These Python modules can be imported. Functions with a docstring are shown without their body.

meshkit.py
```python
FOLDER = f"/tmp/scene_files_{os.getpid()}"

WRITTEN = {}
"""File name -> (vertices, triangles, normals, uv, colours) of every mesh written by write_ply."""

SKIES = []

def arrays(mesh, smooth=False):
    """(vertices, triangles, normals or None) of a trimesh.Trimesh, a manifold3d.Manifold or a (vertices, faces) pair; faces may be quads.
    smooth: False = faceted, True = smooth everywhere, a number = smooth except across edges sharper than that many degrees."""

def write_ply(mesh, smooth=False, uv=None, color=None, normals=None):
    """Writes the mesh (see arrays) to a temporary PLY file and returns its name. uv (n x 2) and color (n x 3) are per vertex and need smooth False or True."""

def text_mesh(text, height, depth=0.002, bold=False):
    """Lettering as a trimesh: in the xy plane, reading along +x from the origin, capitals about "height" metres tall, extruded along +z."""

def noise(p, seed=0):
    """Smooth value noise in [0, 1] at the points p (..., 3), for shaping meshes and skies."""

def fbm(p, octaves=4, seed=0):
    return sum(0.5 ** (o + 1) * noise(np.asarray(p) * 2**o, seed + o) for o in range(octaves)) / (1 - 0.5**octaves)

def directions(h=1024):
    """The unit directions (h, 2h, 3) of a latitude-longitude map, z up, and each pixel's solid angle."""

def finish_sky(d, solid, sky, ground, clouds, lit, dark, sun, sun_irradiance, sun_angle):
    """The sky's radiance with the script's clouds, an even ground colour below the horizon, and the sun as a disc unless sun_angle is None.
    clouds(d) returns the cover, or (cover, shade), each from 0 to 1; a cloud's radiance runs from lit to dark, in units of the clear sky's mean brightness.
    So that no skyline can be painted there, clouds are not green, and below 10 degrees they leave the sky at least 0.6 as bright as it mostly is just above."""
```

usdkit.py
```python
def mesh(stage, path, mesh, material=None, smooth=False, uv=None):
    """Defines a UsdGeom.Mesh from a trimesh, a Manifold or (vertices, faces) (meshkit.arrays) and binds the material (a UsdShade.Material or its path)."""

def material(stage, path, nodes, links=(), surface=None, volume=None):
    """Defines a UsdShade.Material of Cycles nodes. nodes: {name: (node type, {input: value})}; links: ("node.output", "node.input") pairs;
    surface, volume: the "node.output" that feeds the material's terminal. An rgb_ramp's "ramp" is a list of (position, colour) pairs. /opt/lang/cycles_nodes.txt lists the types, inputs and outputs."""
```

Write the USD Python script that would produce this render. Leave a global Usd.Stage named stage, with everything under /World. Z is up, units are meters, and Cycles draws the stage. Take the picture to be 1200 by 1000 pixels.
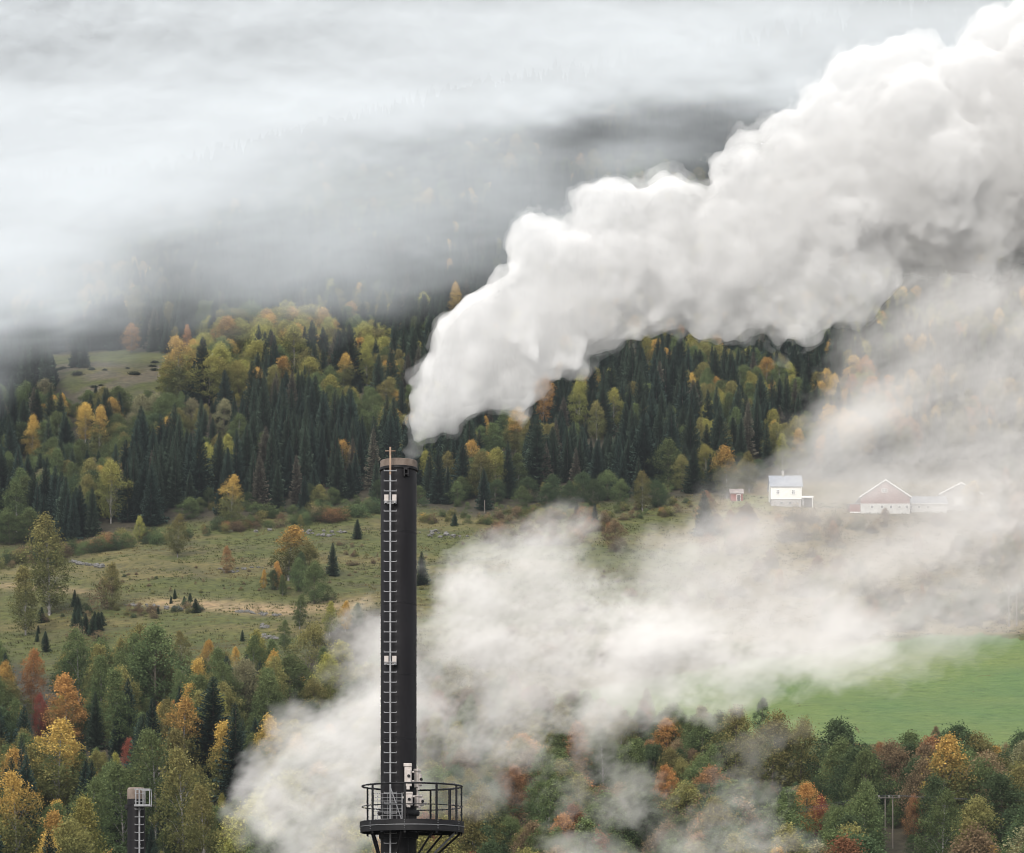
import math, random
import numpy as np, trimesh, usdkit, meshkit
from scipy import ndimage as ndi
from scipy.interpolate import PchipInterpolator
from pxr import Usd, UsdGeom, UsdLux, UsdShade, Gf, Sdf, Vt

stage = Usd.Stage.CreateInMemory()
UsdGeom.SetStageUpAxis(stage, 'Z')
UsdGeom.Xform.Define(stage, '/World')
PI = math.pi

# ------------------------------------------------------------------ camera, sky, sun, exposure
F_PX, X_MID, Y_HORIZON = 3000.0, 600.0, 1145.0       # a 90 mm lens on 36 mm film, raised by lens shift
cam = UsdGeom.Camera.Define(stage, '/World/camera')
cam.CreateHorizontalApertureAttr(36.0)
cam.CreateVerticalApertureAttr(30.0)
cam.CreateFocalLengthAttr(90.0)
cam.CreateVerticalApertureOffsetAttr((Y_HORIZON - 500) / 1200 * 36.0)
cam.CreateClippingRangeAttr(Gf.Vec2f(0.5, 20000))
cam.CreateExposureAttr(2.0)
cam.AddTranslateOp().Set(Gf.Vec3d(0, 0, 0))
cam.AddRotateXOp().Set(90)

SUN_EL, SUN_AZ = math.radians(31), math.radians(200)    # azimuth from +y towards +x: behind the camera, to the left
sky_mat = usdkit.material(stage, '/World/Looks/overcast_sky', {
    'sky': ('sky_texture', {'sky_type': 'single_scattering', 'sun_disc': False, 'sun_elevation': SUN_EL, 'sun_rotation': SUN_AZ}),
    'tc': ('texture_coordinate', {}),
    'n': ('noise_texture', {'scale': 2.2, 'detail': 5.0, 'roughness': 0.55}),
    'cl': ('rgb_ramp', {'ramp': [(0.3, (4.1, 4.25, 4.4)), (0.7, (6.0, 6.05, 6.1))]}),
    'mx': ('mix_color', {'fac': 0.86, 'use_clamp': False}),
    'bg': ('background_shader', {'strength': 0.11})},
    [('tc.generated', 'n.vector'), ('n.fac', 'cl.fac'), ('sky.color', 'mx.a'), ('cl.color', 'mx.b'), ('mx.result', 'bg.color')], surface='bg.background')
dome = UsdLux.DomeLight.Define(stage, '/World/sky')
UsdShade.MaterialBindingAPI.Apply(dome.GetPrim()).Bind(sky_mat)
sun = UsdLux.DistantLight.Define(stage, '/World/sun')
sun.CreateIntensityAttr(0.40)
sun.CreateNormalizeAttr(True)
sun.CreateAngleAttr(25.0)
sun.CreateColorAttr(Gf.Vec3f(1.0, 0.96, 0.90))
_d = np.array([math.sin(SUN_AZ) * math.cos(SUN_EL), math.cos(SUN_AZ) * math.cos(SUN_EL), math.sin(SUN_EL)])
_m = Gf.Matrix4d().SetRotate(Gf.Rotation(Gf.Vec3d(0, 0, 1), Gf.Vec3d(*map(float, _d))))
UsdGeom.Xformable(sun).MakeMatrixXform().Set(_m)

# ------------------------------------------------------------------ helpers
_used = {}
def numbered(parent, name):
    k = _used.get((parent, name), 0); _used[(parent, name)] = k + 1
    return f'{parent}/{name}' + (f'_{k:03d}' if k else '')
def tag(prim, label=None, cat=None, group=None, kind=None):
    for k, v in (('label', label), ('category', cat), ('group', group), ('kind', kind)):
        if v: prim.SetCustomDataByKey(k, v)
    return prim
def path_of(parent): return '/World' if parent is None else str(parent.GetPath())
def thing(name, label, cat, loc=(0, 0, 0), rz=0, group=None):
    x = UsdGeom.Xform.Define(stage, numbered('/World', name))
    x.AddTranslateOp().Set(Gf.Vec3d(*map(float, loc)))
    if rz: x.AddRotateZOp().Set(float(rz))
    return tag(x.GetPrim(), label, cat, group)
def obj(name, mesh, mat, parent=None, smooth=False, color=None):
    m = usdkit.mesh(stage, numbered(path_of(parent), name), mesh, mat, smooth=smooth)
    if color is not None:
        UsdGeom.PrimvarsAPI(m).CreatePrimvar('tint', Sdf.ValueTypeNames.Color3fArray, 'vertex').Set(Vt.Vec3fArray.FromNumpy(np.asarray(color, np.float32)))
    return m.GetPrim()
def cat_mesh(ms): return trimesh.util.concatenate(ms)
def box(sx, sy, sz, c=(0, 0, 0), bev=0.0):
    if bev:
        import manifold3d as m3
        b = trimesh.creation.box((sx - 2 * bev, sy - 2 * bev, sz - 2 * bev)).vertices
        o = np.array([[1, 0, 0], [-1, 0, 0], [0, 1, 0], [0, -1, 0], [0, 0, 1], [0, 0, -1]]) * bev
        m = trimesh.Trimesh((b[:, None] + o[None]).reshape(-1, 3)).convex_hull
    else: m = trimesh.creation.box((sx, sy, sz))
    m.apply_translation(c); return m
def cyl(r, p, q, n=16, r2=None):
    p, q = np.asarray(p, float), np.asarray(q, float); d = q - p; L = np.linalg.norm(d); d = d / L
    a = np.cross(d, [0, 0, 1.0] if abs(d[2]) < .9 else [1.0, 0, 0]); a /= np.linalg.norm(a); b = np.cross(d, a)
    t = np.arange(n) * 2 * PI / n; ring = np.cos(t)[:, None] * a + np.sin(t)[:, None] * b
    r2 = r if r2 is None else r2
    v = np.vstack([p + ring * r, q + ring * r2, p, q]); i = np.arange(n); j = (i + 1) % n
    f = np.vstack([np.stack([i, j, j + n], 1), np.stack([i, j + n, i + n], 1), np.stack([j, i, np.full(n, 2 * n)], 1), np.stack([i + n, j + n, np.full(n, 2 * n + 1)], 1)])
    return trimesh.Trimesh(v, f, process=False)
def tube(pts, r, n=8):
    pts = np.asarray(pts, float)
    return cat_mesh([cyl(r, pts[i], pts[i + 1], n) for i in range(len(pts) - 1)])
def lathe(profile, n=64, c=(0, 0, 0)):
    m = trimesh.creation.revolve(np.asarray(profile, float), sections=n); m.apply_translation(c); return m
def px(x, y, D): return np.array([(x - X_MID) / F_PX * D, D, (Y_HORIZON - y) / F_PX * D])

def simple(name, col, rough=0.6, metal=0.0, spec=0.5, noise=None, bump=0.0):
    nodes = {'p': ('principled_bsdf', {'base_color': col, 'roughness': rough, 'metallic': metal, 'specular_ior_level': spec})}; links = []
    if noise:
        sc, c2, stretch = noise
        nodes.update({'tc': ('geometry', {}), 'mp': ('mapping', {'scale': stretch}), 'n': ('noise_texture', {'scale': sc, 'detail': 5.0, 'roughness': 0.62}),
                      'r': ('rgb_ramp', {'ramp': [(0.32, col), (0.68, c2)]})})
        links += [('tc.position', 'mp.vector'), ('mp.vector', 'n.vector'), ('n.fac', 'r.fac'), ('r.color', 'p.base_color')]
        if bump:
            nodes['b'] = ('bump', {'strength': bump, 'distance': 0.02}); links += [('n.fac', 'b.height'), ('b.normal', 'p.normal')]
    return usdkit.material(stage, '/World/Looks/' + name, nodes, links, surface='p.BSDF')
M = dict(
    black_steel=simple('black_steel', (.0035, .003, .0036), .5, 0, .09, (2.2, (.0066, .0060, .0068), (1, 1, .25))),
    dark_steel=simple('dark_steel', (.004, .004, .0045), .5, 0, .10, (8.0, (.007, .0065, .007), (1, 1, 1))),
    galvanised=simple('galvanised_steel', (.08, .08, .084), .5, .35, .35, (14.0, (.13, .13, .134), (1, 1, .4))),
    rust_steel=simple('rusty_steel', (.12, .075, .05), .75, 0, .3, (6.0, (.20, .14, .10), (1, 1, .5))),
    rim_steel=simple('weathered_rim_steel', (.062, .046, .037), .7, 0, .15, (4.0, (.115, .092, .076), (1, 1, .6))),
    cream_box=simple('cream_enamel', (.20, .175, .16), .5, 0, .3, (9.0, (.25, .225, .21), (1, 1, 1))),
    soot=simple('soot', (.012, .011, .010), .9, 0, .1),
    white_paint=simple('white_boards', (.30, .295, .27), .65, 0, .3, (.9, (.36, .355, .33), (1, 1, 6))),
    white_trim=simple('white_trim', (.40, .395, .38), .6, 0, .3),
    white_wall=simple('whitewashed_masonry', (.24, .235, .22), .8, 0, .2, (.5, (.33, .325, .31), (1, 1, 1))),
    red_boards=simple('red_boards', (.085, .022, .018), .75, 0, .2, (1.1, (.12, .034, .026), (5, 5, .4))),
    slate=simple('blue_grey_roof', (.085, .095, .115), .6, 0, .4, (1.2, (.12, .13, .15), (1, 1, 1))),
    rust_roof=simple('weathered_tin_roof', (.09, .075, .07), .6, 0, .4, (1.2, (.19, .16, .15), (1, 1, 1))),
    stone=simple('foundation_stone', (.10, .095, .09), .85, 0, .2, (2.0, (.19, .18, .17), (1, 1, 1))),
    field_stone=simple('field_stone', (.045, .044, .04), .9, 0, .1, (1.4, (.105, .10, .094), (1, 1, 1))),
    glass=simple('dark_window_glass', (.03, .035, .04), .08, 0, .6),
    dark_wood=simple('dark_wood', (.018, .015, .014), .8, 0, .2),
    pole_wood=simple('pole_wood', (.055, .047, .04), .85, 0, .15, (2.0, (.095, .083, .073), (4, 4, .3))),
    wire=simple('wire', (.03, .03, .03), .5, 0, .4),
    porcelain=simple('porcelain', (.2, .18, .17), .25, 0, .5),
    bark=simple('brown_bark', (.035, .028, .022), .9, 0, .15, (3.0, (.06, .05, .04), (1, 1, .3))),
    birch_bark=simple('birch_bark', (.05, .045, .04), .8, 0, .2, (1.6, (.17, .16, .15), (1, 1, 2.5))),
)
def leaf_mat(name, trans):
    return usdkit.material(stage, '/World/Looks/' + name, {
        'a': ('attribute', {'attribute': 'tint'}), 'oi': ('object_info', {}),
        'hm': ('map_range', {'from_min': 0., 'from_max': 1., 'to_min': .80, 'to_max': 1.2}),
        'hh': ('map_range', {'from_min': 0., 'from_max': 1., 'to_min': .488, 'to_max': .508}),
        'hs': ('hsv', {}),
        'd': ('diffuse_bsdf', {}), 't': ('translucent_bsdf', {}), 'm': ('mix_closure', {'fac': trans})},
        [('a.color', 'hs.color'), ('oi.random', 'hm.value'), ('hm.result', 'hs.value'), ('oi.random', 'hh.value'), ('hh.result', 'hs.hue'),
         ('hs.color', 'd.color'), ('hs.color', 't.color'), ('d.BSDF', 'm.closure1'), ('t.BSDF', 'm.closure2')], surface='m.closure')
LEAF, NEEDLE = leaf_mat('autumn_leaves', .3), leaf_mat('spruce_needles', .08)

# ------------------------------------------------------------------ terrain
D_KEYS = [250, 300, 330, 380, 420, 470, 520, 580, 630, 670, 700, 760, 800, 840, 900, 960, 1100, 1300, 1500]
COLS = {   # the ground's height on the slope, written as the row in which it is seen at each distance
    -150: [1110, 1050, 1010, 950, 900, 830, 770, 710, 665, 640, 610, 545, 500, 450, 425, 405, 345, 275, 240],
    0:    [1110, 1050, 1010, 950, 900, 830, 770, 710, 662, 634, 605, 545, 500, 450, 425, 405, 345, 275, 235],
    150:  [1110, 1050, 1010, 950, 890, 820, 765, 700, 648, 620, 595, 535, 478, 440, 416, 405, 345, 275, 222],
    300:  [1110, 1050, 1010, 950, 890, 820, 760, 695, 645, 612, 590, 525, 480, 445, 404, 375, 300, 225, 192],
    500:  [1110, 1055, 1015, 950, 890, 820, 757, 692, 645, 612, 588, 530, 495, 460, 420, 380, 295, 195, 138],
    800:  [1110, 1060, 1020, 950, 890, 820, 755, 695, 640, 599, 583, 528, 492, 460, 425, 390, 295, 180, 76],
    1100: [1110, 1060, 1020, 945, 888, 815, 745, 690, 640, 601, 590, 532, 495, 460, 422, 385, 290, 165, 12],
    1400: [1110, 1060, 1020, 945, 885, 812, 745, 690, 640, 600, 588, 530, 492, 458, 420, 380, 280, 150, -50]}
_dd = np.arange(250, 1501, 5.0)
_tab = np.array([PchipInterpolator(D_KEYS, [(Y_HORIZON - y) / F_PX * D for y, D in zip(ys, D_KEYS)])(_dd) for ys in COLS.values()])
_xx = np.arange(-150, 1401, 10.0)
TAB = PchipInterpolator(list(COLS), _tab, axis=0)(_xx)
def terrain(X, Y, rough=True):
    if np.ndim(X) == 0 and np.ndim(Y) == 0: return terrain(np.array([float(X)]), np.array([float(Y)]), rough)[0]
    X, Y = np.broadcast_arrays(np.asarray(X, float), np.asarray(Y, float))
    xc = np.clip(X_MID + F_PX * X / np.maximum(Y, 200), -150, 1400)
    z = ndi.map_coordinates(TAB, [(xc + 150) / 10, np.clip((Y - 250) / 5, 0, len(_dd) - 1)], order=1)
    z = np.where(Y > 1500, z - (Y - 1500) * .12 - np.maximum(Y - 1600, 0) * .1, z)
    t = np.clip((Y - 130) / 120, 0, 1); t = t * t * (3 - 2 * t)
    z = z * t + (-24) * (1 - t)
    if rough:
        p = np.stack([X / 46, Y / 46, np.zeros_like(X)], -1)
        a = np.clip((Y - 250) / 100, 0, 1)
        flat = np.exp(-((X - 95) / 55) ** 2 - ((Y - 672) / 16) ** 2)
        z = z + a * (1 - flat) * ((meshkit.fbm(p, 4, 11) - .5) * 5.0 + (meshkit.fbm(p * 7, 2, 5) - .5) * .9)
    return z
_DS = np.arange(255, 1500, 1.0)
def ground_at(x, y):
    """Where the sight line through (x, y) first meets the slope."""
    X = (x - X_MID) / F_PX * _DS
    row = Y_HORIZON - terrain(X, _DS) / _DS * F_PX
    k = np.argmax(row <= y) if (row <= y).any() else len(_DS) - 1
    D = _DS[k]; Xk = X[k]
    return np.array([Xk, D, float(terrain(Xk, D))])
def to_px(P):
    P = np.asarray(P); return X_MID + F_PX * P[..., 0] / P[..., 1], Y_HORIZON - F_PX * P[..., 2] / P[..., 1]
def inside(poly, x, y):
    x, y = np.asarray(x, float), np.asarray(y, float); r = np.zeros(x.shape, bool); n = len(poly)
    for i in range(n):
        (x0, y0), (x1, y1) = poly[i], poly[(i + 1) % n]
        c = ((y0 > y) != (y1 > y)) & (x < (x1 - x0) * (y - y0) / (y1 - y0 + 1e-9) + x0); r ^= c
    return r
def line(pts, x): return np.interp(x, [p[0] for p in pts], [p[1] for p in pts])
WOOD = [(-400, 770), (0, 775), (100, 806), (150, 800), (250, 812), (330, 800), (375, 745), (420, 715), (450, 712), (480, 735), (520, 815), (640, 838), (800, 862), (870, 884), (950, 905), (1000, 908), (1600, 912)]
EDGE = [(-400, 650), (0, 640), (60, 645), (130, 626), (200, 614), (280, 607), (400, 600), (470, 592), (520, 600), (560, 606), (640, 592), (760, 588), (840, 582), (890, 566), (960, 566), (1600, 562)]
FIELD = [(640, 818), (740, 796), (860, 776), (1000, 757), (1090, 744), (1150, 741), (1210, 751), (1420, 760), (1420, 884), (1200, 885), (1130, 881), (1000, 872), (900, 874), (800, 852), (640, 832)]
KNOLL = [(-60, 412), (60, 414), (140, 411), (200, 414), (252, 411), (262, 424), (200, 440), (196, 470), (150, 486), (120, 478), (70, 452), (0, 438), (-60, 440)]

def axis(parts):
    out = []
    for a, b, s in parts: out.append(np.arange(a, b, s))
    return np.concatenate(out + [[parts[-1][1]]])
gx = axis([(-1800, -800, 100), (-800, -380, 12), (-380, 380, 2.6), (380, 800, 12), (800, 1800, 100)])
gy = axis([(-500, 200, 25), (200, 700, 2.4), (700, 1000, 3.0), (1000, 1560, 7), (1560, 2800, 60)])
GX, GY = np.meshgrid(gx, gy, indexing='ij'); GZ = terrain(GX, GY)
TV = np.stack([GX, GY, GZ], -1).reshape(-1, 3)
ii = np.arange(GX.size).reshape(GX.shape)
TF = np.stack([ii[:-1, :-1], ii[1:, :-1], ii[1:, 1:], ii[:-1, 1:]], -1).reshape(-1, 4)
tx, ty = to_px(np.stack([GX, np.maximum(GY, 1), GZ], -1))
n1 = meshkit.fbm(np.stack([GX / 30, GY / 16, GX * 0], -1), 4, 21); n2 = meshkit.fbm(np.stack([GX / 9, GY / 6, GX * 0], -1), 3, 22); n3 = meshkit.fbm(np.stack([GX / 60, GY / 20, GX * 0], -1), 3, 23)
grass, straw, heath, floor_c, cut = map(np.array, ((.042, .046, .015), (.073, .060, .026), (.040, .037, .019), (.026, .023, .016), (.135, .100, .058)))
def mixc(a, b, t): return a * (1 - t[..., None]) + b * t[..., None]
ss = lambda v, a, b: (lambda t: t * t * (3 - 2 * t))(np.clip((v - a) / (b - a), 0, 1))
col = mixc(np.broadcast_to(grass, GX.shape + (3,)), straw, ss(n1, .46, .66) * .75)
col = mixc(col, heath, ss(n2, .56, .74) * .7)
col = mixc(col, heath * .9, ss(n3, .57, .70) * .55)
strip = np.exp(-((ty - np.interp(tx, [0, 150, 230, 330, 345, 430, 450], [690, 704, 709, 715, 716, 705, 700])) / 6.0) ** 2) * ss(tx, 120, 240) * (1 - ss(tx, 335, 350) * .5) * (1 - ss(tx, 425, 450)) * (GY > 400)
col = mixc(col, cut, np.clip(strip * 1.5 * (.6 + .8 * n2), 0, 1))
strip2 = np.exp(-((ty - np.interp(tx, [0, 60, 120], [686, 690, 696])) / 4.0) ** 2) * (1 - ss(tx, 95, 130)) * (GY > 400)
col = mixc(col, cut * .9, strip2 * .9)
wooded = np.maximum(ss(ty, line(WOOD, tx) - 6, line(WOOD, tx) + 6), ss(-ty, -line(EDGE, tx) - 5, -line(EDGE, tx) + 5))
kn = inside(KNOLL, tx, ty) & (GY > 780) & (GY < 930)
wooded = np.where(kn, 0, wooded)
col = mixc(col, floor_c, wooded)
kn_dark = kn & (ty > 424)
col = np.where(kn_dark[..., None], mixc(col * .75, np.array([.05, .042, .032]), ss(n2, .42, .6) * .8), col)
bright = inside([(112, 782), (150, 782), (150, 830), (100, 830)], tx, ty) & (GY < 560)
col = np.where(bright[..., None], np.array([.055, .088, .036]), col)
hy = inside([(862, 578), (905, 582), (905, 600), (850, 592)], tx, ty) & (GY > 600) & (GY < 760)
col = np.where(hy[..., None], np.array([.06, .085, .03]), col)
right_slope = ss(tx, 760, 900) * (ty > 540) * (GY > 520) * (GY < 760) * (1 - wooded)
col = mixc(col, np.array([.12, .08, .045]), right_slope * .45)
ground_mat = usdkit.material(stage, '/World/Looks/hillside_ground', {
    'a': ('attribute', {'attribute': 'tint'}), 'g': ('geometry', {}),
    'n': ('noise_texture', {'scale': .55, 'detail': 6.0, 'roughness': .7}), 'n2': ('noise_texture', {'scale': .12, 'detail': 4.0, 'roughness': .6}),
    'r': ('rgb_ramp', {'ramp': [(.3, (.55, .55, .55)), (.5, (.95, .95, .95)), (.72, (1.45, 1.4, 1.3))]}),
    'mx': ('mix_color', {'blend_type': 'multiply', 'fac': 1.0, 'use_clamp': False}),
    'r2': ('rgb_ramp', {'ramp': [(.3, (.85, .9, .85)), (.7, (1.15, 1.08, 1.05))]}),
    'mx2': ('mix_color', {'blend_type': 'multiply', 'fac': 1.0, 'use_clamp': False}),
    'b': ('bump', {'strength': .9, 'distance': .5}), 'p': ('principled_bsdf', {'roughness': .95, 'specular_ior_level': .1})},
    [('g.position', 'n.vector'), ('g.position', 'n2.vector'), ('n.fac', 'r.fac'), ('n2.fac', 'r2.fac'), ('a.color', 'mx.a'), ('r.color', 'mx.b'),
     ('mx.result', 'mx2.a'), ('r2.color', 'mx2.b'), ('mx2.result', 'p.base_color'), ('n.fac', 'b.height'), ('b.normal', 'p.normal')], surface='p.BSDF')
TF3 = np.vstack([TF[:, [0, 1, 2]], TF[:, [0, 2, 3]]])
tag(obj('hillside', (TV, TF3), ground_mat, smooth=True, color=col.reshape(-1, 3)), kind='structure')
# the sown field on the right, a sheet laid just over the hillside with a soft uneven edge
fx = np.arange(0, 175, 1.0); fy = np.arange(400, 535, 1.0)
FX, FY = np.meshgrid(fx, fy, indexing='ij'); FZ = terrain(FX, FY) * 0
_si = lambda v, g: np.clip(np.searchsorted(g, v) - 1, 0, len(g) - 2)
def on_mesh(X, Y):
    """Height of the hillside sheet as triangulated."""
    i, j = _si(X, gx), _si(Y, gy); u = (X - gx[i]) / (gx[i + 1] - gx[i]); v = (Y - gy[j]) / (gy[j + 1] - gy[j])
    a, b, c, d = GZ[i, j], GZ[i + 1, j], GZ[i + 1, j + 1], GZ[i, j + 1]
    return np.where(u >= v, a + u * (b - a) + v * (c - b), a + u * (c - d) + v * (d - a))
FZ = on_mesh(FX, FY) + .035
fpx, fpy = to_px(np.stack([FX, FY, FZ], -1))
wob = (meshkit.fbm(np.stack([FX / 6, FY / 6, FX * 0], -1), 3, 31) - .5) * 7
keep = inside(FIELD, fpx + wob, fpy + wob)
ii = np.arange(FX.size).reshape(FX.shape); kq = keep[:-1, :-1] & keep[1:, 1:] & keep[1:, :-1] & keep[:-1, 1:]
fq = np.stack([ii[:-1, :-1], ii[1:, :-1], ii[1:, 1:], ii[:-1, 1:]], -1)[kq]
field_mat = usdkit.material(stage, '/World/Looks/young_grass_field', {
    'g': ('geometry', {}), 'mp': ('mapping', {'scale': (.8, 1.5, .8), 'rotation': (0, 0, .12)}), 'n': ('noise_texture', {'scale': .55, 'detail': 7.0, 'roughness': .7}),
    'n2': ('noise_texture', {'scale': .035, 'detail': 3.0}),
    'r': ('rgb_ramp', {'ramp': [(.25, (.028, .043, .017)), (.42, (.052, .078, .027)), (.6, (.064, .091, .032)), (.78, (.096, .106, .044))]}),
    'r2': ('rgb_ramp', {'ramp': [(.35, (.82, .92, .85)), (.65, (1.14, 1.03, .84))]}),
    'mx': ('mix_color', {'blend_type': 'multiply', 'fac': 1.0, 'use_clamp': False}),
    'b': ('bump', {'strength': .9, 'distance': .5}), 'p': ('principled_bsdf', {'roughness': .9, 'specular_ior_level': .15})},
    [('g.position', 'mp.vector'), ('mp.vector', 'n.vector'), ('g.position', 'n2.vector'), ('n.fac', 'r.fac'), ('n2.fac', 'r2.fac'), ('r.color', 'mx.a'), ('r2.color', 'mx.b'),
     ('mx.result', 'p.base_color'), ('n.fac', 'b.height'), ('b.normal', 'p.normal')], surface='p.BSDF')
FVv = np.stack([FX, FY, FZ], -1).reshape(-1, 3)
fm_ = trimesh.Trimesh(FVv, np.vstack([fq[:, [0, 1, 2]], fq[:, [0, 2, 3]]]), process=False); fm_.remove_unreferenced_vertices()
tag(obj('field', fm_, field_mat, smooth=True), kind='structure')
# ------------------------------------------------------------------ buildings on the slope
def gable_house(t, w, d, z0, z1, zr, wallm, roofm, ridge='x', over=.35, thick=.16, trim=None, name='wall'):
    """Walls from z0 to the eave z1, gable roof to the ridge zr; x is along the front. The front face lies on y = 0."""
    if ridge == 'x': prof = [(0, z0), (d, z0), (d, z1), (d / 2, zr), (0, z1)]
    else: prof = [(-w / 2, z0), (w / 2, z0), (w / 2, z1), (0, zr), (-w / 2, z1)]
    p = trimesh.creation.extrude_polygon(shapely.Polygon(prof), w if ridge == 'x' else d, engine='earcut')
    v = p.vertices.copy()
    p.vertices = np.stack([v[:, 2] - w / 2, v[:, 0], v[:, 1]], 1) if ridge == 'x' else np.stack([v[:, 0], v[:, 2], v[:, 1]], 1)
    p.fix_normals(); wl = obj(name, p, wallm, t)
    half = d / 2 if ridge == 'x' else w / 2; sl = (zr - z1) / half; L = half + over
    rf = None
    for s in (-1, 1):
        q = shapely.Polygon([(0, .01), (0, .01 + thick), (L, .01 + thick - sl * L), (L, .01 - sl * L)])
        m = trimesh.creation.extrude_polygon(q, (w if ridge == 'x' else d) + 2 * over, engine='earcut'); v = m.vertices.copy()
        if ridge == 'x': m.vertices = np.stack([v[:, 2] - w / 2 - over, d / 2 + s * v[:, 0], zr + v[:, 1]], 1)
        else: m.vertices = np.stack([s * v[:, 0], v[:, 2] - over, zr + v[:, 1]], 1)
        m.fix_normals(); rf = obj('roof', m, roofm, t)
        if trim is not None and ridge == 'y':
            q = shapely.Polygon([(0, -.16), (0, .06 + thick), (L + .04, .06 + thick - sl * L), (L + .04, -.16 - sl * L)])
            m = trimesh.creation.extrude_polygon(q, .06, engine='earcut'); v = m.vertices.copy()
            m.vertices = np.stack([s * v[:, 0], v[:, 2] - over - .063, zr + v[:, 1]], 1); m.fix_normals(); obj('bargeboard', m, trim, t)
    return wl, rf
def window(t, x, z, w, h, trim, y=0., bars=True):
    f = .12
    fr = [box(w + 2 * f, .09, f, (x, y - .045, z + h / 2 + f / 2)), box(w + 2 * f, .13, f, (x, y - .065, z - h / 2 - f / 2)), box(f, .09, h, (x - w / 2 - f / 2, y - .045, z)), box(f, .09, h, (x + w / 2 + f / 2, y - .045, z))]
    if bars: fr += [box(.07, .05, h, (x, y - .03, z)), box(w, .05, .06, (x, y - .028, z + h * .12))]
    wi = obj('window', cat_mesh(fr), trim, t); obj('pane', box(w, .02, h, (x, y - .012, z)), M['glass'], wi); return wi
import shapely
HD = 668.0; HK = F_PX / HD
def at(x, y, D=HD): return px(x, y, D)
hz = lambda y, D=None: (Y_HORIZON - y) / F_PX * (D or HD)
# white house
b = ground_at(921.5, 594.5); HD0, HK0 = HD, HK; HD = float(b[1]); HK = F_PX / HD
ht = thing('white_house', 'white wooden house with blue-grey roof on a stone basement', 'house', b)
HWd = 37 / HK * .97
z_e, z_f, z_r = hz(569.4) - b[2], hz(584.8) - b[2], hz(557.5) - b[2] + .45
gable_house(ht, HWd, 6.4, z_f, z_e, z_r, M['white_paint'], M['slate'], 'x', .35)
obj('basement', box(HWd - .2, 6.2, z_f + 3.0, (0, 3.1 + .1, z_f / 2 - 1.5)), M['stone'], ht)
obj('water_table', box(HWd + .06, .08, .14, (0, -.05, z_f - .02)), M['white_trim'], ht)
for s in (-1, 1): obj('corner_board', box(.16, .05, z_e - z_f, (s * (HWd / 2 - .09), -.03, (z_e + z_f) / 2)), M['white_trim'], ht)
for x in (911.6, 929.6): window(ht, (x - 921.5) / HK, hz(576.8) - b[2], .75, .95, M['white_trim'])
for x in (916, 926): window(ht, (x - 921.5) / HK, hz(589.5) - b[2], .55, .5, M['stone'], .1, False)
obj('smoke_stack', cat_mesh([box(.62, .62, 1.5, (-.6, 3.2, z_r + .45)), box(.74, .74, .12, (-.6, 3.2, z_r + 1.22))]), M['stone'], ht)
va = obj('veranda', box(3.1, 3.4, .5, (HWd / 2 + 1.6, 1.9, hz(582.2) - b[2])), M['white_trim'], ht)
obj('veranda_wall', box(2.7, 2.8, hz(583.5) - b[2] + 2.5, (HWd / 2 + 1.45, 2.1, (hz(583.5) - b[2] - 2.5) / 2)), M['dark_wood'], va)
for x in (.4, 2.9): obj('veranda_post', box(.14, .14, hz(583.5) - b[2] + 1, (HWd / 2 + x, .35, (hz(583.5) - b[2] - 1) / 2)), M['white_trim'], va)
HD, HK = HD0, HK0
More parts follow.
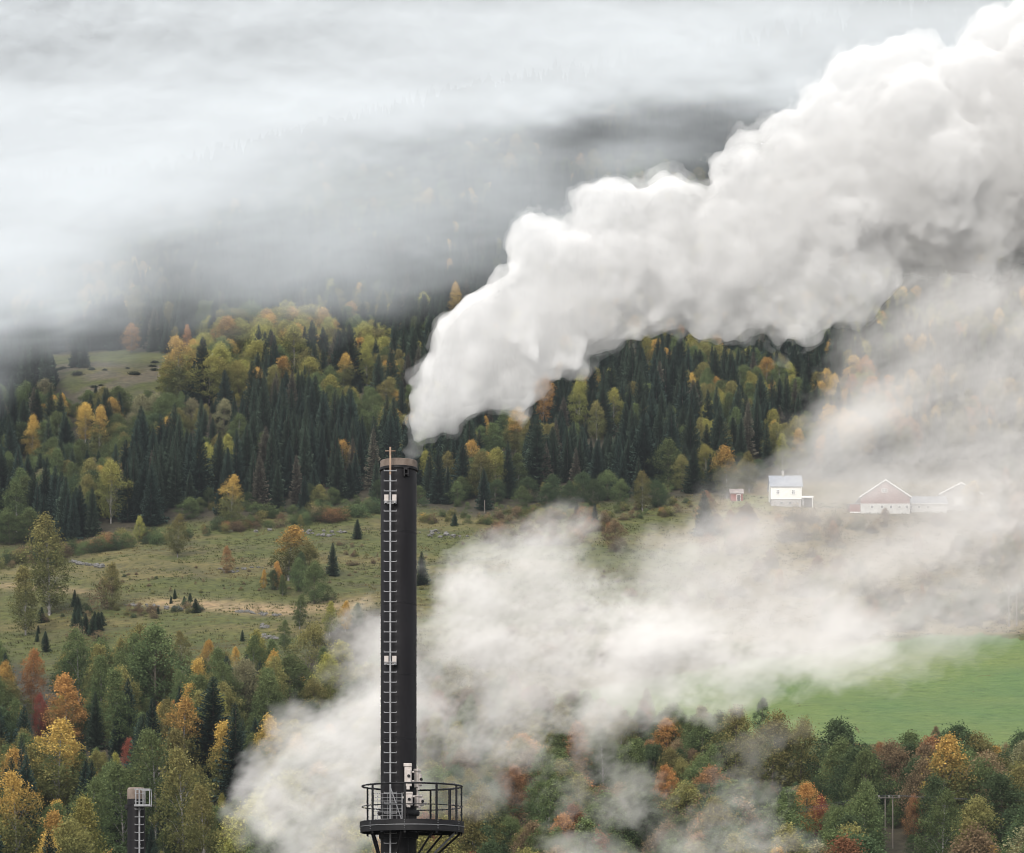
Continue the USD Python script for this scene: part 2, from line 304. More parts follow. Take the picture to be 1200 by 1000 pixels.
# red barn
b = at(1037.5, 601)
bt = thing('barn', 'red gabled barn above a whitewashed lower storey with small windows', 'barn', b)
ww = 59 / HK * .97; z_m = hz(590.3) - b[2]; z_e = hz(582) - b[2]; z_r = hz(563) - b[2]
gable_house(bt, ww, 17., z_m, z_e, z_r, M['red_boards'], M['slate'], 'y', .45, .18, M['white_trim'])
obj('lower_wall', box(ww + .12, 17., z_m + 2.5, (0, 8.5 - .06, (z_m - 2.5) / 2 - .003)), M['white_wall'], bt)
window(bt, -.2, hz(575) - b[2], 1.3, .8, M['white_trim'])
for x in (1022, 1033.5, 1044, 1054, 1062.5): window(bt, (x - 1037.5) / HK, hz(594.2) - b[2], .6, .62, M['white_trim'], -.06, False)
ob = obj('lean_to', box(2.7, 5, hz(590.5) - b[2] + 2, (-ww / 2 - 1.42, 3.0, (hz(590.5) - b[2] - 2) / 2)), M['red_boards'], bt)
obj('lean_to_roof', box(3.0, 5.4, .14, (-ww / 2 - 1.45, 3.0, hz(590.2) - b[2])), M['slate'], ob)
obj('lean_to_sill', box(2.8, .1, .3, (-ww / 2 - 1.42, .45, hz(600.3) - b[2])), M['white_trim'], ob)
# long low wing to its right
b2 = at(1089, 600, HD + 3)
wt = thing('farm_wing', 'long low pale wing joining the red barn to the grey shed', 'farm building', b2)
K3 = F_PX / (HD + 3); wl_ = 42 / K3
zz1, zzr = hz(590, HD + 3) - b2[2], hz(582.3, HD + 3) - b2[2] + .6
gable_house(wt, wl_, 7.0, -2.5, zz1, zzr, M['white_wall'], M['slate'], 'x', .3)
for x in (-6, -3.4, -.4): window(wt, x * .8, hz(594.5, HD + 3) - b2[2], .6, .6, M['white_trim'], 0, False)
obj('fascia', box(wl_ + .4, .06, .24, (0, -.37, zz1 - .22)), M['white_trim'], wt)
# grey shed
b3 = at(1126, 592, HD + 10)
gt = thing('grey_shed', 'grey gabled shed with white edged roof behind an amber tree', 'shed', b3)
K4 = F_PX / (HD + 10); gw = 46 / K4
gable_house(gt, gw, 10., -2.5, hz(578.5, HD + 10) - b3[2], hz(566.5, HD + 10) - b3[2], M['stone'], M['slate'], 'y', .6, .18, M['white_trim'])
obj('door', box(2.6, .08, 2.4, (-.6, -.05, 1.0)), M['white_wall'], gt)
window(gt, 2.8, 1.7, .8, .7, M['white_trim'])
# red shed
b4 = ground_at(863.5, 588); HS = b4[1]
rt = thing('red_shed', 'small red wooden shed with rusty tin roof left of the white house', 'shed', b4)
rw = 14.5 / HK
gable_house(rt, rw, 4.2, -1.5, hz(578, HS) - b4[2], hz(573.6, HS) - b4[2] + .35, M['red_boards'], M['rust_roof'], 'x', .3)
obj('door', box(.85, .06, 1.6, (.5, -.04, .75)), M['dark_wood'], rt)
obj('door_frame', cat_mesh([box(.1, .07, 1.75, (.5 + s * .5, -.045, .8)) for s in (-1, 1)] + [box(1.1, .07, .1, (.5, -.045, 1.72))]), M['white_trim'], rt)
# dark cabin at the edge of the pasture
g0 = ground_at(232, 416)
ct = thing('cabin', 'small dark cabin with a white framed window by the upper pasture', 'cabin', (g0[0], g0[1], g0[2] - .2))
gable_house(ct, 4.2, 4.5, -1, 2.3, 3.6, M['dark_wood'], M['dark_wood'], 'x', .3)
wi = window(ct, .1, 1.35, 1.2, .8, M['white_trim'])
obj('roof_edge', box(4.9, .08, .18, (0, -.36, 2.22)), M['rust_roof'], ct)
# ------------------------------------------------------------------ poles
def pole(name, x, y_top, D, h, label, group, arm=None, r=.085):
    p = px(x, y_top, D); t = thing(name, label, 'utility pole' if arm is not None else 'post', (p[0], D, p[2] - h))
    obj('shaft', cyl(r * 1.15, (0, 0, -1.2), (0, 0, h), 10, r * .8), M['pole_wood'], t); return t, p
t1, p1 = pole('utility_pole', 1037.3, 933, 345, 9.5, 'left wooden pole of the pair joined by a crossarm', None, 1)
t2, p2 = pole('utility_pole', 1046.2, 932.5, 345.2, 9.5, 'right wooden pole of the pair at the foot of the wood', None, 1)
ca = obj('crossarm', box(2.9, .08, .09, (.5, -.14, 9.25)), M['pole_wood'], t1)
for x in (-.85, .5, 1.85): obj('insulator', cyl(.05, (x, -.14, 9.32), (x, -.14, 9.62), 8, .035), M['porcelain'], ca)
t3, p3 = pole('utility_pole', 1182.3, 685, 528, 8.4, 'left pale pole of the pair above the green field', None, 1, .13)
t4, p4 = pole('utility_pole', 1191.3, 685, 528.5, 8.4, 'right pale pole of the pair above the green field', None, 1, .13)
ca2 = obj('crossarm', box(3.6, .12, .15, (.8, -.14, 6.9)), M['pole_wood'], t3)
for x in (-.8, .8, 2.4): obj('insulator', cyl(.06, (x, -.14, 6.97), (x, -.14, 7.3), 8, .04), M['porcelain'], ca2)
def sag(a, b_, s, n=14):
    t = np.linspace(0, 1, n)[:, None]; p = np.asarray(a) * (1 - t) + np.asarray(b_) * t; p[:, 2] -= s * 4 * (t * (1 - t))[:, 0]; return p
for k, (x, lb) in enumerate(((-.85, 'leftmost'), (.5, 'middle'), (1.85, 'rightmost'))):
    a = np.array([p1[0] + x, 344.86, p1[2] + .12])
    w_ = tube(sag(a, a + np.array([62, -14, -.6]), 1.1), .016, 5)
    w2_ = tube(sag(a, a + np.array([-75, -8, -9.0]), 1.3), .016, 5)
    tag(obj('power_line', cat_mesh([w_, w2_]), M['wire']), f'thin dark overhead wire on the {lb} insulator of the pole pair', 'wire')
g1 = ground_at(568, 602)
pt = thing('fence_post', 'lone grey wooden post in the grass right of the big chimney', 'post', g1)
obj('shaft', cyl(.13, (0, 0, -.6), (0, 0, 3.3), 8, .1), M['pole_wood'], pt)
obj('cap', cyl(.15, (0, 0, 3.3), (0, 0, 3.38), 8, .06), M['pole_wood'], pt)
# ------------------------------------------------------------------ stone walls and boulders in the pasture
def stone_mesh(r, rng):
    m = trimesh.creation.icosphere(1, 1.0); v = m.vertices * np.array([1, .8, .62]) * r
    v = v * (1 + (rng.random(len(v))[:, None] - .5) * .5); m.vertices = v
    m.apply_transform(trimesh.transformations.rotation_matrix(rng.random() * 6.28, (0, 0, 1))); return m
def stones(name, pts, n, r0, r1, label, cat, spread, seed):
    rng = np.random.default_rng(seed); ms = []
    G = [ground_at(*p) for p in pts]; o = G[0]
    t = thing(name, label, cat, o) if n > 1 else None
    for k in range(n):
        s = rng.random() * (len(G) - 1); i = min(int(s), len(G) - 2) if len(G) > 1 else 0
        p = G[i] + (G[i + 1] - G[i]) * (s - i) if len(G) > 1 else G[0].copy()
        p = p + np.array([rng.normal() * spread, rng.normal() * spread * 1.3, 0]); r = r0 + (r1 - r0) * rng.random() ** 2
        p[2] = float(on_mesh(p[0], p[1])) + r * .25
        m = stone_mesh(r, rng); m.apply_translation(p - o)
        if n > 1: obj('stone', m, M['field_stone'], t)
        else:
            t = thing(name, label, cat, o); obj('stone', m, M['field_stone'], t)
stones('stone_wall', [(150, 709), (185, 712), (218, 715), (236, 716)], 70, .25, .6, 'low dry stone wall under the cut grass strip, left end', 'stone wall', .5, 1)
stones('stone_wall', [(278, 717), (300, 720), (328, 722)], 45, .3, .7, 'tumbled stone wall at the right end of the cut strip', 'stone wall', .4, 2)
stones('stone_wall', [(84, 659), (100, 663), (123, 666)], 40, .3, .75, 'stone heap line in the middle of the left meadow', 'stone wall', .4, 3)
stones('stone_wall', [(350, 624), (375, 628), (402, 624)], 34, .3, .8, 'scattered grey stones below the forest edge left of the chimney', 'stone wall', .9, 4)
stones('stone_wall', [(256, 668), (272, 672), (305, 666)], 30, .3, .6, 'stones under the small round tree in the meadow', 'stone wall', .7, 5)
stones('stone_wall', [(303, 746), (322, 749)], 26, .3, .8, 'dark stone ledge in the lower meadow above the wood', 'stone wall', .6, 6)
stones('stone_wall', [(306, 735), (318, 737)], 14, .3, .6, 'short stone ledge in the meadow, above another ledge', 'stone wall', .5, 7)
stones('stone_wall', [(500, 622), (520, 628), (550, 632)], 22, .3, .8, 'pale boulders in the grass just right of the chimney', 'stone wall', 1.6, 8)
for k, (x, y, r, lb) in enumerate(((118, 666, .75, 'pale boulder at the right end of the stone heap line'), (107, 643, .5, 'small pale boulder beside a young spruce under the forest edge'),
        (270, 624, .7, 'pale boulder at the forest edge below the grey spruces'), (300, 625, .75, 'pale boulder left of the meadow trees'), (316, 622, .7, 'pale boulder above the orange topped birch'),
        (523, 628, .9, 'white boulder in the grass right of the chimney'), (58, 721, .5, 'pale stone beneath the tall pine at far left'), (862, 683, .55, 'tiny white stone in the steam veiled slope'))):
    stones('boulder', [(x, y)], 1, r, r, lb, 'boulder', 0, 40 + k)
# ------------------------------------------------------------------ the black steel chimney
CD = 75.0; K = F_PX / CD                      # 40 rows of the picture to the metre here
def zc(y): return (Y_HORIZON - y) / K
CX = (467.2 - X_MID) / K
chim = thing('chimney', 'tall black steel chimney with a ladder and a round railed platform', 'chimney', (CX, CD, -24))
def rel(m): m.apply_translation((0, 0, 24)); return m
seams = [551.0, 625.6, 709.0, 792.0, 867.0, 953.0, 1036.0, 1120.0, 1300.0, 2105.0]
R = .525
for a, b in zip(seams[:-1], seams[1:]):
    z1, z0 = zc(a), zc(b)
    obj('pipe_section', rel(lathe([(0, z0 + .002), (R - .012, z0 + .002), (R, z0 + .014), (R, z1 - .014), (R - .012, z1 - .002), (0, z1 - .002)], 72)), M['black_steel'], chim, smooth=40)
    obj('weld_ring', rel(lathe([(R - .03, z0 - .012), (R + .008, z0 - .010), (R + .008, z0 + .010), (R - .03, z0 + .012)], 72)), M['dark_steel'], chim, smooth=40)
zt = zc(541)
obj('rim', rel(lathe([(.40, zc(551)), (.535, zc(551)), (.545, zc(550)), (.545, zt - .01), (.535, zt), (.485, zt), (.475, zt - .01), (.475, zc(560)), (.40, zc(560))], 72)), M['rim_steel'], chim, smooth=40)
obj('flange', rel(lathe([(.40, zc(552.6)), (.555, zc(552.6)), (.565, zc(552.2)), (.565, zc(549.6)), (.555, zc(549.2)), (.40, zc(549.2))], 72)), M['dark_steel'], chim, smooth=40)
obj('flue_mouth', rel(lathe([(0, zc(556)), (.47, zc(556)), (.47, zc(556) - .02), (0, zc(556) - .02)], 48)), M['soot'], chim)
# lug under the rim, right of the ladder
lug = [box(.15, .10, .06, (.245, -.50, zc(553.5))), box(.035, .14, .24, (.19, -.53, zc(558))), box(.035, .14, .22, (.30, -.48, zc(557.5))), cyl(.03, (.17, -.55, zc(560)), (.32, -.52, zc(560)), 10)]
obj('lifting_lug', rel(cat_mesh(lug)), M['dark_steel'], chim)
# the climbing pole with its rungs
lx, ly = (458.7 - 467.2) / K, -.72
lad = obj('ladder_pole', rel(cat_mesh([box(.05, .035, zc(562) - zc(1300), (lx, ly, (zc(562) + zc(1300)) / 2), .006)])), M['galvanised'], chim)
obj('pole_tip', rel(cat_mesh([box(.052, .037, zc(530) - zc(562), (lx, ly, (zc(530) + zc(562)) / 2), .006), cyl(.011, (lx - .15, ly, zc(534.6)), (lx + .15, ly, zc(534.6)), 8)])), M['rust_steel'], lad)
k = 0
while True:
    y = 557.8 + 11.68 * k
    if y > 1060: break
    z = zc(y)
    obj('rung', rel(cat_mesh([box(.36, .034, .024, (lx, ly - .012, z), .004)] + [box(.012, .034, .05, (lx + s * .178, ly - .012, z + .012)) for s in (-1, 1)])), M['galvanised'], lad)
    k += 1
for y in (590.2, 777.6, 965.0):
    z = zc(y)
    st = obj('standoff', rel(cat_mesh([box(.05, .30, .05, (lx - .13, ly + .12, z - .10)), box(.05, .30, .05, (lx + .13, ly + .12, z - .10)), box(.36, .03, .035, (lx, ly + .03, z - .115))])), M['galvanised'], chim)
    if y < 960:
        for s in (-1, 1): obj('reflector_plate', rel(box(.125, .016, .27, (lx + s * .115, ly + .045, z), .004)), M['cream_box'], st)
# collars
obj('collar', rel(lathe([(R, zc(956)), (R + .07, zc(956)), (R + .09, zc(955)), (R + .09, zc(951.5)), (R + .07, zc(950.5)), (R, zc(950.5))], 72)), M['dark_steel'], chim, smooth=40)
obj('collar', rel(lathe([(R, zc(983)), (R + .05, zc(983)), (R + .06, zc(976)), (R, zc(975))], 72)), M['dark_steel'], chim, smooth=40)
# round platform
PX0, PY0, PR = (483.2 - 467.2) / K, -.15, 1.46
zdeck, zrail, zmid = 4.40, 5.565, 4.965
n = 96
th = np.arange(n) * 2 * PI / n
outer = np.stack([PX0 + (PR + .05) * np.cos(th), PY0 + (PR + .05) * np.sin(th)], 1)
import shapely
ringp = shapely.Polygon(outer).difference(shapely.Point(0, 0).buffer(R + .10, 32))
dk = trimesh.creation.extrude_polygon(ringp, .045, engine='earcut'); dk.apply_translation((0, 0, zdeck - .02))
deck = obj('platform_deck', rel(dk), M['dark_steel'], chim)
def hoop(r, z0, z1, t):
    return lathe([(r - t, z0), (r, z0), (r, z1), (r - t, z1), (r - t, z0)], 96, (PX0, PY0, 0))
obj('toe_board', rel(hoop(PR + .065, zdeck - .02, zdeck + .13, .012)), M['dark_steel'], deck)
obj('deck_edge', rel(hoop(PR + .055, zdeck - .19, zdeck - .03, .04)), M['dark_steel'], deck)
obj('edge_strip', rel(hoop(PR + .075, zdeck - .028, zdeck - .012, .02)), M['galvanised'], deck)
def hoop_tube(z, r, t):
    a = np.linspace(0, 2 * PI, 97); return tube(np.stack([PX0 + r * np.cos(a), PY0 + r * np.sin(a), np.full(97, z)], 1), t, 8)
obj('top_rail', rel(hoop_tube(zrail, PR, .026)), M['dark_steel'], deck)
obj('mid_rail', rel(hoop_tube(zmid, PR, .015)), M['dark_steel'], deck)
for c, s, w in ((-.755, -1, .075), (-.105, -1, .06), (.515, -1, .065), (.895, -1, .075), (.985, 1, .085), (.735, 1, .09), (.34, 1, .05), (-.25, 1, .06), (-.915, 1, .06)):
    a = math.acos(c) * s; p = np.array([PX0 + PR * c, PY0 + PR * math.sin(a)])
    post = box(.035, w, zrail - zdeck + .26, (0, 0, 0), .004); post.apply_transform(trimesh.transformations.rotation_matrix(a, (0, 0, 1))); post.apply_translation((p[0], p[1], (zrail + zdeck - .26) / 2))
    po = obj('railing_post', rel(post), M['dark_steel'], deck)
    if s < 0:
        q = np.array([PX0 + (PR + .075) * c, PY0 + (PR + .075) * math.sin(a)])
        obj('bolts', rel(cat_mesh([cyl(.012, (q[0], q[1], zz), (q[0] + .02 * c, q[1] + .02 * math.sin(a), zz), 6) for zz in (zdeck + .10, zdeck + .04, zdeck - .06, zdeck - .12)])), M['galvanised'], deck)
# radial beams and braces under the deck
for a in (-2.5, -1.75, -1.1, -.45, .25, .95, 1.7, 2.5):
    d2 = np.array([math.cos(a), math.sin(a)])
    p0 = d2 * (R + .02); p1 = np.array([PX0, PY0]) + d2 * (PR + .0)
    m_ = box(np.linalg.norm(p1 - p0), .07, .11, (0, 0, 0)); dd_ = p1 - p0
    m_.apply_transform(trimesh.transformations.rotation_matrix(math.atan2(dd_[1], dd_[0]), (0, 0, 1))); m_.apply_translation((*(p0 + p1) / 2, zdeck - .085))
    obj('deck_beam', rel(m_), M['dark_steel'], deck)
    e = np.array([*(np.array([PX0, PY0]) + d2 * (PR - .03)), zdeck - .20]); f_ = np.array([*(d2 * (R + .02)), zdeck - 1.35])
    obj('brace', rel(cyl(.032, e, f_, 10)), M['galvanised'] if a == -.45 else M['dark_steel'], deck)
# mesh gate and its tie rod
gm = [box(.85, .008, .012, (0, 0, z)) for z in np.linspace(.02, .86, 9)] + [box(.008, .008, .88, (x, 0, .44)) for x in np.linspace(-.42, .42, 7)] + [box(.025, .02, .90, (x, 0, .44)) for x in (-.43, .43)]
g_ = cat_mesh(gm); g_.apply_translation((lx + .06 - .13, -1.10, zdeck + .03))
obj('gate_screen', rel(g_), M['galvanised'], deck)
obj('tie_rod', rel(cyl(.014, (lx, ly - .05, zc(924)), (lx + .38, ly - .35, zdeck + .03), 8)), M['galvanised'], deck)
# measuring instruments on the shaft
def instrument(c, w, h, ang, extra):
    base = box(w, .14, h, (0, 0, 0), .012)
    rz_ = trimesh.transformations.rotation_matrix(ang, (0, 0, 1))
    def put(m): m.apply_transform(rz_); m.apply_translation(c); return rel(m)
    b = obj('instrument_case', put(base), M['cream_box'], chim)
    obj('case_cap', put(box(w * 1.14, .17, h * .16, (-.01, -.01, h * .5), .01)), M['cream_box'], b)
    obj('case_cover', put(box(w * .55, .07, h * .62, (w * .12, -.10, -.02), .01)), M['cream_box'], b)
    obj('dial', put(cyl(.045, (w * .1, -.12, -.03 * h), (w * .1, -.17, -.03 * h), 14)), M['dark_steel'], b)
    obj('spout', put(box(w * .45, .10, h * .2, (.0, -.03, -h * .56), .01)), M['cream_box'], b)
    for q in extra: obj('cable_gland', put(cyl(.028, (q[0], -.02, q[1]), (q[0] * 1.45, -.03, q[1]), 10)), M['cream_box'], b)
ix = lambda x: (x - 467.2) / K
instrument((ix(479.3), -.60, zc(911)), .21, .62, .0, ((.12, .1), (.12, -.16)))
instrument((ix(479.8), -.60, zc(938.5)), .235, .36, .0, ((-.13, .05), (.13, .08)))
instrument((ix(489.3), -.30, zc(914)), .15, .50, .9, ((.11, .12), (.11, -.05), (.11, -.18)))
instrument((ix(490.5), -.30, zc(940)), .22, .30, .9, ((.14, .06), (.14, -.09)))
obj('cable', rel(tube([(ix(479), -.56, zc(926)), (ix(479), -.55, zc(960)), (ix(480), -.54, zc(1040))], .016, 6)), M['dark_steel'], chim)
obj('sample_tube', rel(tube([(ix(489.5), -.30, zc(899)), (ix(489.5), -.30, zc(948))], .022, 8)), M['cream_box'], chim)

# ------------------------------------------------------------------ the smaller chimney, lower left
SD = 100.0; K2 = 30.0
z2 = lambda y: (Y_HORIZON - y) / K2
sc_ = thing('small_chimney', 'small dark chimney with pale rim and grey ladder cage at lower left', 'chimney', ((159.7 - X_MID) / K2, SD, -24))
r2 = .345
obj('pipe_section', rel(lathe([(0, -24), (r2, -24), (r2, z2(945)), (r2 - .01, z2(944.5)), (0, z2(944.5))], 56)), M['black_steel'], sc_, smooth=40)
obj('pipe_section', rel(lathe([(0, z2(944)), (r2, z2(944)), (r2, z2(936.5)), (0, z2(936.5))], 56)), M['black_steel'], sc_, smooth=40)
obj('weld_ring', rel(lathe([(r2 - .02, z2(985.6)), (r2 + .01, z2(985.4)), (r2 + .01, z2(984.8)), (r2 - .02, z2(984.6))], 56)), M['dark_steel'], sc_)
obj('rim', rel(lathe([(.2, z2(937)), (r2 + .005, z2(937)), (r2 + .012, z2(936)), (r2 + .012, z2(925.5)), (r2 - .05, z2(923.2)), (r2 - .09, z2(923.2)), (r2 - .09, z2(930)), (.2, z2(930))], 56)), M['rim_steel'], sc_, smooth=30)
obj('flue_mouth', rel(lathe([(0, z2(928)), (r2 - .08, z2(928)), (r2 - .08, z2(929)), (0, z2(929))], 40)), M['soot'], sc_)
obj('bracket', rel(cat_mesh([box(.12, .16, .16, (-r2 - .03, -.05, z2(945.5))), box(.05, .2, .05, (-r2 - .02, -.05, z2(949)))])), M['dark_steel'], sc_)
l2x, l2y = (165.6 - 159.7) / K2, -.52
lp = obj('ladder_pole', rel(box(.06, .035, z2(926) - z2(1400), (l2x, l2y, (z2(926) + z2(1400)) / 2), .006)), M['galvanised'], sc_)
y = 931.2
while y < 1030:
    obj('rung', rel(cat_mesh([box(.34, .034, .024, (l2x, l2y - .012, z2(y)), .004)] + [box(.012, .034, .05, (l2x + s * .168, l2y - .012, z2(y) + .012)) for s in (-1, 1)])), M['galvanised'], lp); y += 9.1
for y_ in (950, 990): obj('standoff', rel(box(.04, .24, .05, (l2x, l2y + .1, z2(y_)))), M['galvanised'], sc_)
cx0, cx1 = (161.5 - 159.7) / K2, (179.6 - 159.7) / K2
fl = obj('cage_floor', rel(box(cx1 - cx0, .55, .04, ((cx0 + cx1) / 2, -.62, z2(946)))), M['galvanised'], sc_)
obj('cage_skirt', rel(cat_mesh([box(cx1 - cx0 + .02, .02, .08, ((cx0 + cx1) / 2, -.90, z2(945.6)))])), M['galvanised'], fl)
for xx_, yy_ in ((cx0 + .05, -.88), (cx0 + .33, -.88), (cx1 - .02, -.88), (cx1 - .02, -.36), (cx0 + .33, -.36)):
    obj('cage_post', rel(box(.035, .035, z2(927) - z2(946), (xx_, yy_, (z2(927) + z2(946)) / 2))), M['galvanised'], fl)
obj('cage_rail', rel(cat_mesh([box(cx1 - cx0, .04, .05, ((cx0 + cx1) / 2, -.88, z2(927))), box(.04, .55, .05, (cx1 - .02, -.62, z2(927))), box(cx1 - cx0 - .2, .04, .05, ((cx0 + cx1) / 2 + .1, -.36, z2(927)))])), M['galvanised'], fl)
# ------------------------------------------------------------------ plants: one class prim for each shape and colour
stage.CreateClassPrim('/World/plant_kinds')
KINDS, BASE_H = {}, {}
def kind_prim(key, name, meshes):
    """meshes: [(part, vertices, faces, material, colours or None)]"""
    root = UsdGeom.Xform.Define(stage, '/World/plant_kinds/' + key).GetPrim()
    for part, v, f, mt, c in meshes:
        m = usdkit.mesh(stage, f'{root.GetPath()}/{part}', (v, f), mt)
        if c is not None: UsdGeom.PrimvarsAPI(m).CreatePrimvar('tint', Sdf.ValueTypeNames.Color3fArray, 'vertex').Set(Vt.Vec3fArray.FromNumpy(np.asarray(c, np.float32)))
    KINDS[key] = name; BASE_H[key] = float(max(m[1][:, 2].max() for m in meshes))
def taper(pts, r0, r1, n=6):
    pts = np.asarray(pts, float); k = len(pts); V, Fc = [], []
    rr = np.linspace(r0, r1, k)
    for i in range(k):
        d = pts[min(i + 1, k - 1)] - pts[max(i - 1, 0)]; d /= np.linalg.norm(d) + 1e-9
        a = np.cross(d, [1, 0, 0] if abs(d[0]) < .8 else [0, 1, 0]); a /= np.linalg.norm(a); b = np.cross(d, a)
        t = np.arange(n) * 2 * PI / n; V.append(pts[i] + rr[i] * (np.cos(t)[:, None] * a + np.sin(t)[:, None] * b))
        if i:
            o = (i - 1) * n; j = np.arange(n); q = (j + 1) % n
            Fc += [np.stack([o + j, o + q, o + n + q], 1), np.stack([o + j, o + n + q, o + n + j], 1)]
    return np.vstack(V), np.vstack(Fc)
def join(parts):
    V, Fc, n = [], [], 0
    for v, f in parts: V.append(v); Fc.append(f + n); n += len(v)
    return np.vstack(V), np.vstack(Fc)

def spruce(seed, H, R, tone, sparse=0.0, whorl=.46):
    r = np.random.default_rng(seed); V, C, tris = [], [], 0
    trunk = taper([(0, 0, -.8), (0, 0, H * .5), (0, 0, H * .97)], H * .013 + .04, .02, 6)
    z = H * (.05 + .1 * sparse); lop = r.random() * 6.28
    while z < H * .985:
        s = z / H
        rad = R * (1 - s) ** .82 * (1 if s > .14 else .8 + 1.4 * s) * r.uniform(.78, 1.12) + .10
        nb = int(np.clip(5 + 6 * (1 - s), 4, 10) * (1 - .45 * sparse))
        a0 = r.random() * 6.28
        for k in range(nb):
            if r.random() < sparse * .35: continue
            a = a0 + k * 6.28 / nb + r.normal() * .16
            L = rad * r.uniform(.72, 1.1) * (1 + .14 * math.cos(a - lop)); up = .35 - .75 * (1 - s) ** .7 + r.normal() * .08
            d = np.array([math.cos(a), math.sin(a), 0]); side = np.array([-math.sin(a), math.cos(a), 0])
            ts = np.linspace(0.06, 1, 6)
            pts = np.array([d * L * t + np.array([0, 0, z + L * (up * t - .18 * t * (1 - t) * 2 + .14 * t ** 3)]) for t in ts])
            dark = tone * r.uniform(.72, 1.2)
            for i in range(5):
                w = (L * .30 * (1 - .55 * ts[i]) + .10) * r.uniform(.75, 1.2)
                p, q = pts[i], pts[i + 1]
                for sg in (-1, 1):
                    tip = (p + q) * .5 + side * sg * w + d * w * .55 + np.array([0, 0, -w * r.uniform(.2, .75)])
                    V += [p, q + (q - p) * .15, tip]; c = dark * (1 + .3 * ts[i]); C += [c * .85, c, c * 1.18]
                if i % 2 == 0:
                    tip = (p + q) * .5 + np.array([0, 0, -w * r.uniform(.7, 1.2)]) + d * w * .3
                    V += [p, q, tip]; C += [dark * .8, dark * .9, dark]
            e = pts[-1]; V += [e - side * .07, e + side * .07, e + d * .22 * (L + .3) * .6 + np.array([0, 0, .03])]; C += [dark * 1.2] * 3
        z += whorl * (H / 16) ** .5 * (1.05 - .6 * s) * r.uniform(.75, 1.2)
    for k in range(3):
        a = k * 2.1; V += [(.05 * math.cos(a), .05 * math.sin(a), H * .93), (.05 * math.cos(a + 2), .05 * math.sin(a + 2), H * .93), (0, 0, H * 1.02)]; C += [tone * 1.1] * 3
    V = np.array(V); Fc = np.arange(len(V)).reshape(-1, 3)
    return [('trunk', *trunk, M['bark'], None), ('crown', V, Fc, NEEDLE, np.clip(np.array(C), .004, .5))]

def leafy(seed, H, W, low, top, n_leaf=4800, base=.16, point=.75, lobes=7, droop=.35, leaf=.20, bark='birch_bark', blend=(.45, .85), bushy=False, gap=.12):
    """A broadleaf crown: leaf sized faces in clumps that hang on limbs, within a lobed envelope."""
    r = np.random.default_rng(seed)
    zb = H * base
    lean = r.normal(size=2) * .035 * H
    spine = [np.array([lean[0] * t * t, lean[1] * t * t, H * t]) for t in (0, .25, .5, .75, .96)]
    spine[0][2] = -.7
    wood = [taper(spine, H * .009 + .03, .015, 6)] if not bushy else []
    lob = [(r.random() * 6.28, r.uniform(.12, .9), r.uniform(.22, .42)) for _ in range(lobes)]
    def env(s, a):
        b = math.sin(PI * min(1, max(0, s)) ** point) ** .72 if not bushy else (1 - (max(0, s) * .96) ** 2.2) ** .5
        e = .74 * b
        for la, ls, lr in lob:
            da = (a - la + PI) % (2 * PI) - PI
            e += lr * b * math.exp(-(da / .75) ** 2 - ((s - ls) / .17) ** 2)
        return e * W
    nclump = int(max(30, n_leaf / 52)); V, C = [], []
    low, top = np.asarray(low), np.asarray(top)
    for k in range(nclump):
        s = r.random() ** (.85 if not bushy else 1.1); a = r.random() * 6.28
        e = env(s, a); f = r.random() ** .42
        c = np.array([math.cos(a) * e * f, math.sin(a) * e * f, zb + (H * .985 - zb) * s])
        t = c[2] / H; c[:2] += lean * t * t
        if r.random() < gap * (f < .8): continue
        if k % 4 == 0:
            t0 = max(.02, t - .12 - .2 * f * e / H * 2); o = np.array([lean[0] * t0 * t0, lean[1] * t0 * t0, H * t0]) if not bushy else np.array([c[0] * .15, c[1] * .15, 0])
            mid = o + (c - o) * .55 + np.array([0, 0, .06 * H * f])
            wood.append(taper([o, mid, c], .012 * H * .22 * (1.1 - t) + .012, .008, 4))
        n = int(r.integers(32, 72)); sg = (.30 + .05 * W) * r.uniform(.7, 1.25)
        P = r.normal(size=(n, 3)) * np.array([sg, sg, sg * .75]); P[:, 2] -= droop * np.linalg.norm(P[:, :2], axis=1)
        P += c
        sz = leaf * r.uniform(.6, 1.3, size=(n, 1))
        u = r.normal(size=(n, 3)); u[:, 2] = u[:, 2] * .5 - droop * 1.2; u /= np.linalg.norm(u, axis=1, keepdims=True)
        w = np.cross(u, r.normal(size=(n, 3))); w /= np.linalg.norm(w, axis=1, keepdims=True)
        q = np.stack([P - u * sz * .6, P + w * sz * .42, P + u * sz * .6, P - w * sz * .42], 1)
        V.append(q.reshape(-1, 3))
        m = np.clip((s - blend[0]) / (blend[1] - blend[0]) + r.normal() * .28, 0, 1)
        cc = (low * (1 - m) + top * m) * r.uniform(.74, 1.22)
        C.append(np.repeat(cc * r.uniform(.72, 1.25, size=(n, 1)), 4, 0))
    V = np.vstack(V); C = np.vstack(C); q = np.arange(len(V)).reshape(-1, 4)
    Fc = np.vstack([q[:, [0, 1, 2]], q[:, [0, 2, 3]]])
    wv, wf = join(wood)
    return [('trunk' if not bushy else 'stems', wv, wf, M[bark], None), ('crown', V, Fc, LEAF, np.clip(C, .004, .6))]

